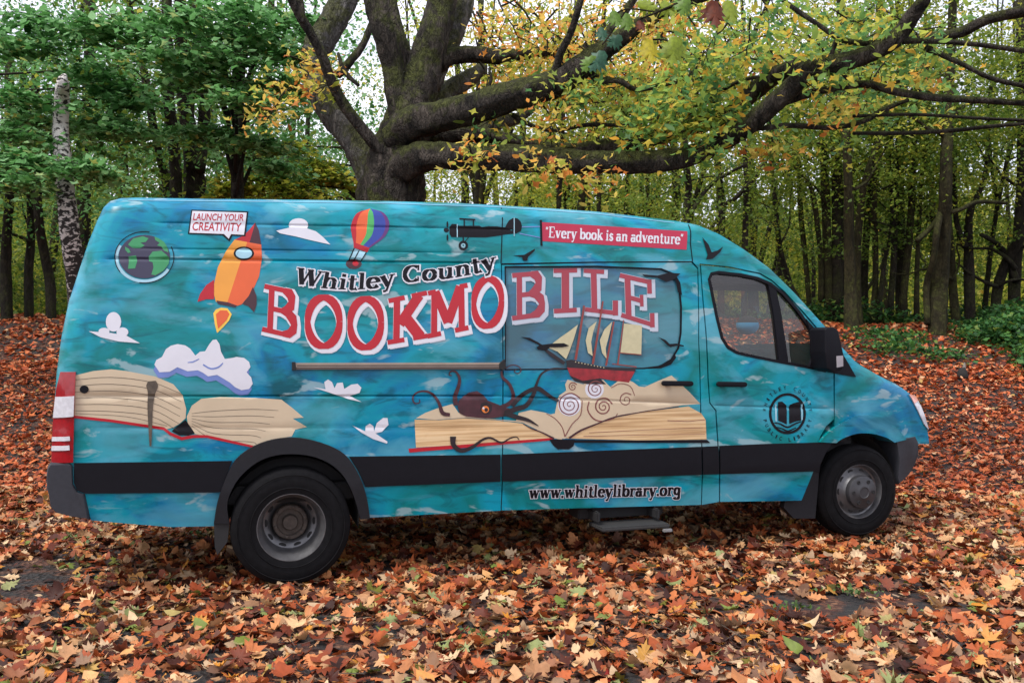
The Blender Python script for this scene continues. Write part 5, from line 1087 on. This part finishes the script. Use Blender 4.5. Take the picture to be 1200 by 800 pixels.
def under3(n):
    c = [(ray(1050,392,17.5).x, 17.3), (ray(1062,385,18).x, 18.2), (ray(1010,380,19).x, 18.2), (ray(1090,400,17).x, 16.6), (ray(1040,398,17).x, 17)]
    k = RNG.integers(0, 5, n); cc = np.array(c)[k]; x = cc[:, 0]+RNG.normal(0, .32, n); y = cc[:, 1]+RNG.normal(0, .25, n); return np.stack([x, y, G(x, y)+.03+RNG.random(n)*.16], 1)
F_UND = leafmat('undergrowth_leaf', [(0, (.015,.06,.018)), (.5, (.04,.14,.035)), (.85, (.09,.23,.05)), (1, (.25,.30,.05))], .35, .45, .1)
mass('undergrowth', 16000, under, F_UND, .13, 'low green undergrowth along the far edge of the clearing', 'undergrowth', .8)
mass('undergrowth', 20000, under2, F_UND, .13, 'ivy and bramble patch at the foot of the right trees', 'undergrowth', .8)
mass('undergrowth', 900, under3, F_UND, .11, 'sparse green sprouts among the fallen leaves', 'undergrowth', .8)
def under4(n):
    x = RNG.uniform(-18, -5.5, n); y = RNG.uniform(22.6, 26, n); z = G(x, y)+RNG.random(n)*(1.3+.9*np.sin(x*1.3)+.6*np.sin(x*2.9)); return np.stack([x, y, z], 1)
mass('undergrowth', 16000, under4, F_MID, .13, 'dark shrubs in the shade beyond the left bank', 'undergrowth', 1)
# small log at the right
d = 12.6; p = ray(1128, 437, d)
for dd in np.arange(10, 18, .05):
    q = ray(1128, 443, dd)
    if q.z <= float(G(q.x, q.y)): d = float(dd); break
p = ray(1128, 443, d); bm = bmesh.new(); zz = float(G(p.x, d))
tube(bm, [(0,0,-.03),(.0,.0,.04),(.01,.02,.10),(.03,.06,.15)], [.10,.095,.085,.05], 12, .12); o = from_bm('tree_stump', bm, plain('charred_wood', (.012,.011,.010), .9, gscale=20, grain=.4)); o.location = (p.x, d, zz)
tag(o, 'small black rotten stump standing alone in the leaves near the undergrowth', 'stump')
bm = bmesh.new(); tube(bm, [(0,0,0),(.03,.03,.06),(.06,.08,.14)], [.03,.028,.01], 8, .1); k = from_bm('broken_tip', bm, plain('grey_wood', (.16,.14,.12), .9, gscale=20), o); k.location = (.03,.03,.12)
# near twig of big oak leaves hanging into the picture
TW = empty('hanging_twig', ray(800, -40, 5.2)); tag(TW, 'oak twig hanging in from above with big yellow, green and rust leaves', 'twig'); O = Vector(TW.location)
bm = bmesh.new()
for sp in ([(880,-40,5,5.2),(840,-12,4,5.2),(800,2,4,5.2),(770,14,3,5.2),(750,22,2,5.2)], [(800,2,3,5.2),(808,20,2,5.2),(815,30,2,5.2)], [(770,14,2,5.2),(735,10,2,5.2),(712,22,2,5.3)], [(735,10,2,5.2),(715,40,2,5.3),(706,52,2,5.3)]):
    P, R = limb_pts(sp, 3); tube(bm, [p-O for p in P], [max(x, .004) for x in R], 5, 0)
from_bm('stem', bm, BK_DARK, TW)
def big_leaf(px, py, d, ln, rot, col, lean=.25, wid=1.15):
    S = oak(); bm = bmesh.new(); c = bm.verts.new((0,0,0)); s = ln/FPX*d; vs = []
    for x, y in S:
        x *= wid; X = (x*math.cos(rot)-y*math.sin(rot))*s; Z = (x*math.sin(rot)+y*math.cos(rot))*s; vs.append(bm.verts.new((X, (x*x*2+y*lean)*s, Z)))
    for i in range(len(vs)): bm.faces.new((c, vs[i], vs[(i+1) % len(vs)]))
    o = from_bm('leaf', bm, leaf_one(col), TW); o.location = ray(px, py, d)-O
_lo = {}
def leaf_one(col):
    if col in _lo: return _lo[col]
    m, nt, b = mat('big_leaf'); v = coords(nt); n = noise(nt, v, 45, 4); c = ramp(nt, n, [(.3, tuple(x*.6 for x in col)), (.65, col)]); out = nt.nodes['Material Output']
    nt.links.new(c, b.inputs['Base Color']); tl = N(nt, 'ShaderNodeBsdfTranslucent'); nt.links.new(c, tl.inputs[0]); mx = N(nt, 'ShaderNodeMixShader'); mx.inputs[0].default_value = .45
    nt.links.new(b.outputs[0], mx.inputs[1]); nt.links.new(tl.outputs[0], mx.inputs[2]); nt.links.new(mx.outputs[0], out.inputs[0]); _lo[col] = m; return m
YE, GE, LG, RU, BG = (.62,.52,.02), (.16,.30,.03), (.32,.42,.03), (.20,.04,.012), (.05,.16,.09)
for a in ((762,60,5.2,34,.15,YE),(790,60,5.3,42,-.2,LG),(838,16,5.2,38,.1,RU),(857,14,5.3,34,.2,LG),(700,72,5.3,34,-.6,BG),(720,48,5.3,24,-.9,BG),(722,22,5.2,24,.3,GE),(735,26,5.3,26,.1,GE),(706,40,5.4,20,.2,BG),(690,75,5.3,28,-.7,GE),(784,10,5.2,26,.6,LG),(802,8,5.1,28,-.4,GE),(760,6,5.2,26,1.2,LG),(752,30,5.2,16,.5,RU)): big_leaf(*a)

# ------------------------------------------------------------------ sky, sun, camera
SUN_EL, SUN_AZ = math.radians(58), math.radians(228)      # compass-like: measured from +Y clockwise
w = bpy.data.worlds.new('World'); SC.world = w; w.use_nodes = True; nt = w.node_tree; bgn = nt.nodes['Background']
sk = nt.nodes.new('ShaderNodeTexSky'); sk.sky_type = 'NISHITA'; sk.sun_disc = False; sk.sun_elevation = SUN_EL; sk.sun_rotation = SUN_AZ; sk.dust_density = 4; sk.air_density = 1; sk.ozone_density = 1
hs = nt.nodes.new('ShaderNodeHueSaturation'); hs.inputs['Saturation'].default_value = .8; nt.links.new(sk.outputs[0], hs.inputs['Color'])
cv = coords(nt, (1,1,2.2), 'Generated'); cn = noise(nt, cv, 2.6, 6, .4, .6); cl = mix(nt, ramp(nt, cn, [(.34, (.35,.35,.35)), (.56, (.92,.92,.92))]), hs.outputs[0], (7.8,7.8,8.8)); nt.links.new(cl, bgn.inputs[0]); bgn.inputs[1].default_value = .15
L = bpy.data.lights.new('sun', 'SUN'); L.energy = 2.2; L.angle = math.radians(12); L.color = (1, .96, .9); lo = bpy.data.objects.new('sun', L); COL.objects.link(lo)
dirv = Vector((math.sin(SUN_AZ)*math.cos(SUN_EL), math.cos(SUN_AZ)*math.cos(SUN_EL), math.sin(SUN_EL))); lo.rotation_euler = dirv.to_track_quat('Z', 'Y').to_euler(); lo.location = dirv*40
cam = bpy.data.cameras.new('camera'); co = bpy.data.objects.new('camera', cam); COL.objects.link(co); SC.camera = co
co.location = (0, 0, CAMZ); co.rotation_euler = (math.radians(90)+math.atan(5/FPX), 0, 0); cam.sensor_width = 36; cam.lens = FPX/1200*36; cam.clip_end = 600; cam.clip_start = .05
SC.view_settings.view_transform = 'Standard'; SC.view_settings.look = 'None'; SC.view_settings.gamma = 1; SC.view_settings.exposure = .42
SC.render.engine = 'CYCLES'; SC.cycles.use_denoising = True; SC.cycles.max_bounces = 6; SC.cycles.transparent_max_bounces = 12; SC.cycles.diffuse_bounces = 3; SC.cycles.glossy_bounces = 3; SC.cycles.transmission_bounces = 4
